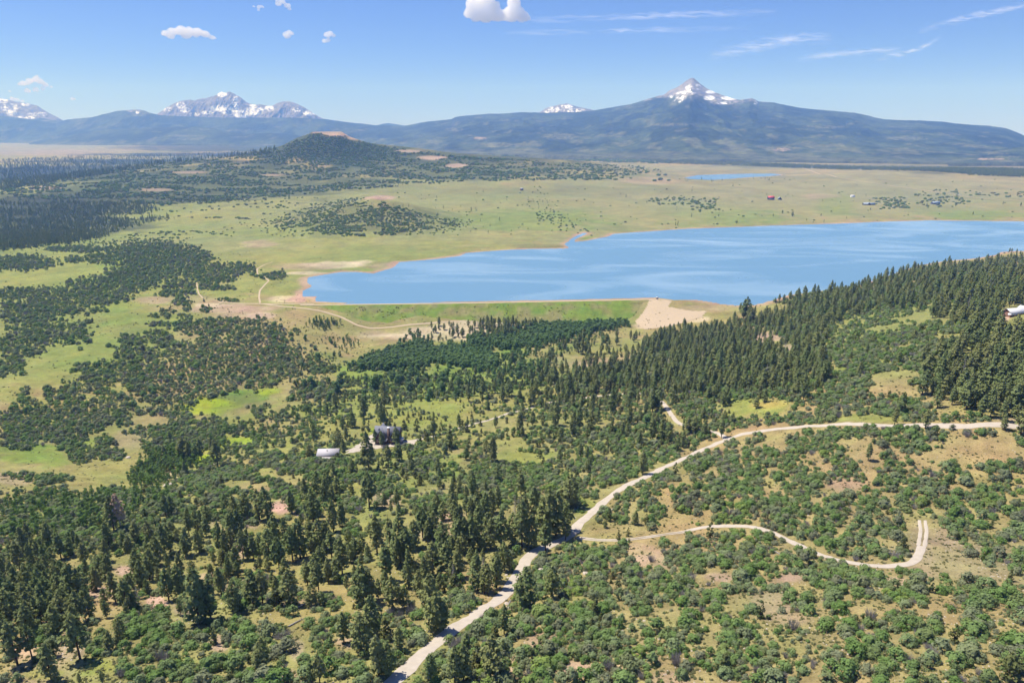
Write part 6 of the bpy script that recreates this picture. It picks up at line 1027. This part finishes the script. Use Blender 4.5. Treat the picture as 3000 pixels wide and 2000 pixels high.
part('wall', gable_wall(-7, 7, -5, 5, 6, 10, 'x'), M['brown_wall'], h); part('roof', gable_roof(-7, 7, -5, 5, 6, 11, 'x', 1), M['metal_roof'], h)
h = base(8, 'white_shed', 0, 'tiny pale domed shed on the far valley floor', 'shed')
part('wall', gable_wall(-8, 8, -6, 6, 4, 7, 'x'), M['white'], h); part('roof', gable_roof(-8, 8, -6, 6, 4, 9, 'x', .8), M['white_roof'], h)
# valve house on the bend of the dam
gx_, gy_ = float(Wd[np.argmin(np.abs(Wd[:, 0]-at_h(1922, 873, 296)[0]))][0]), float(Wd[np.argmin(np.abs(Wd[:, 0]-at_h(1922, 873, 296)[0]))][1])+5
g_ = empty('valve_house', (gx_, gy_, 2.4), .2); tag(g_, 'little white roofed hut on the bend of the dam crest', 'hut')
part('wall', [cuboid(-1.7,-1.7,-2,1.7,1.7,2.9)], M['brown_wall'], g_); part('roof', [(np.array([(-2.3,-2.3,2.9),(2.3,-2.3,2.9),(2.3,2.3,2.9),(-2.3,2.3,2.9),(0,0,4.9)]), np.array([(0,3,2,1),(0,1,4,4),(1,2,4,4),(2,3,4,4),(3,0,4,4)]))], M['white_roof'], g_); part('door', [cuboid(-.6,-1.76,0,.6,-1.6,2.1)], M['white'], g_)
# spillway apron: a smooth scraped sheet of pale earth on the dam's lower slope
def on_dam(X, Y):
    z = np.full(X.shape, -99.0)
    for i in range(0, len(Wd)-1):
        rel = (X-Wd[i, 0])*T[i, 0]+(Y-Wd[i, 1])*T[i, 1]; o = (X-Wd[i, 0])*Nn[i, 0]+(Y-Wd[i, 1])*Nn[i, 1]
        zz = np.interp(o, [p_[0] for p_ in prof_d], [p_[1] for p_ in prof_d]); z = np.where((rel > -1) & (rel < 7) & (o > -78) & (o < 10), np.maximum(z, zz), z)
    return np.maximum(z, hgt(X, Y))
sw = np.array([at_h(a, b_, 306) for a, b_ in sp]); me = blob_sheet('spillway_apron', sw, None, 0, 3.0, .6)
vv = np.array([q.co[:] for q in me.vertices]); zz = on_dam(vv[:, 0], vv[:, 1])+.3
for q, z_ in zip(me.vertices, zz): q.co.z = z_
M['scrape'] = road_mat('scraped_earth', (.42, .33, .22), (.48, .38, .265)); tag(obj('spillway_apron', me, M['scrape']), 'smooth pale scraped earth below the bend of the dam', kind='structure')
# boulders and fallen logs
def rock_mesh(i):
    rs = np.random.default_rng(i); v, f = ico(2); n_ = noise3(v*1.3, i*3.1); v = v*(1+.35*n_[:, None]+rs.normal(size=(len(v), 1))*.05); v[:, 2] = np.clip(v[:, 2]*.6, -.3, .5); return mesh_np('boulder', v, f)
RK = [rock_mesh(i) for i in range(5)]
for m_ in RK: m_.materials.append(M['rock'])
RP = [(1585,1672,2.4,'largest pale boulder right of the gravel road'),(1574,1680,1.4,'pale boulder leaning on the largest one'),(1600,1676,1.3,'pale boulder on the far side of the largest one'),(1716,1680,2.0,'pale boulder in the middle of the oak thicket'),(1736,1695,1.5,'flat pale boulder below the one in the thicket'),(1700,1700,1.6,'cream boulder left of the flat one in the thicket'),
 (1483,1684,.9,'small white rock beside the left verge of the road'),(1488,1692,.8,'smaller white rock just below the verge rock'),(490,1423,4.5,'broad grey white rock slab by the creek grove'),(505,1415,2.6,'upper end of the broken rock slab by the creek'),(622,1362,2.8,'pale slab beside the big pine in the green hollow'),(143,1435,2.6,'cream rock in the dark thicket at the far left'),
 (137,1430,1.8,'smaller cream rock behind the one at the far left'),(1135,1458,1.4,'grey stones on the pink bare patch'),(1005,1374,1.6,'brown rock below the barn'),(1490,1780,1.6,'grey rock pile on the right verge of the road'),(1485,1768,1.2,'upper grey rock of the verge pile'),(1290,1515,2.5,'low pale outcrop among the tall pines'),(375,1340,3,'dark ledge above the aspen grove'),(1380,1655,1,'small rock under the pines left of the road'),(1795,1492,1.2,'white rock just right of the straight road')]
px = np.array([r[0] for r in RP]); py = np.array([r[1] for r in RP]); X, Y, Z, ok = ground_at(px, py)
for i, r in enumerate(RP):
    o = obj('boulder', RK[i % 5]); o.location = (X[i], Y[i], Z[i]+.05); s = r[2]; o.scale = (s, s*.8, s*.75); o.rotation_euler = (0, 0, i*1.7); tag(o, r[3], 'rock', 'pale boulders')
LG = [(845,1836,890,1812,.35,'long grey fallen log in the clearing below the pines'),(870,1782,905,1766,.4,'grey fallen trunk beside the dark juniper'),(641,1726,662,1718,.35,'bleached short log near the big pines'),(140,1790,165,1778,.6,'grey fallen trunk under the pines at left'),(2270,1615,2290,1628,.3,'white fallen branch below the track'),(1488,1775,1496,1758,.3,'grey dead limb on the road verge'),(520,1715,535,1705,.3,'pale log near the pink bank')]
for i, (x0, y0, x1, y1, r, lab) in enumerate(LG):
    X, Y, Z, ok = ground_at([x0, x1], [y0, y1]); c = (X[0], Y[0], Z[0]+r); d = np.array([X[1]-X[0], Y[1]-Y[0], Z[1]-Z[0]]); rs = np.random.default_rng(i); s = [tube([(0,0,0), tuple(d*.5+np.array([0,0,.1])), tuple(d)], [r, r*.8, r*.35], 7)]
    for k in range(7): p = d*rs.uniform(.2, .95); e = rs.normal(size=3)*1.2; e[2] = abs(e[2])*.8; s.append(tube([p, p+e], [r*.25, .03], 4))
    V, Fc = join(s); o = obj('fallen_log', mesh_np('fallen_log', V, Fc), M['grey']); o.location = c; tag(o, lab, 'log', 'grey fallen logs')
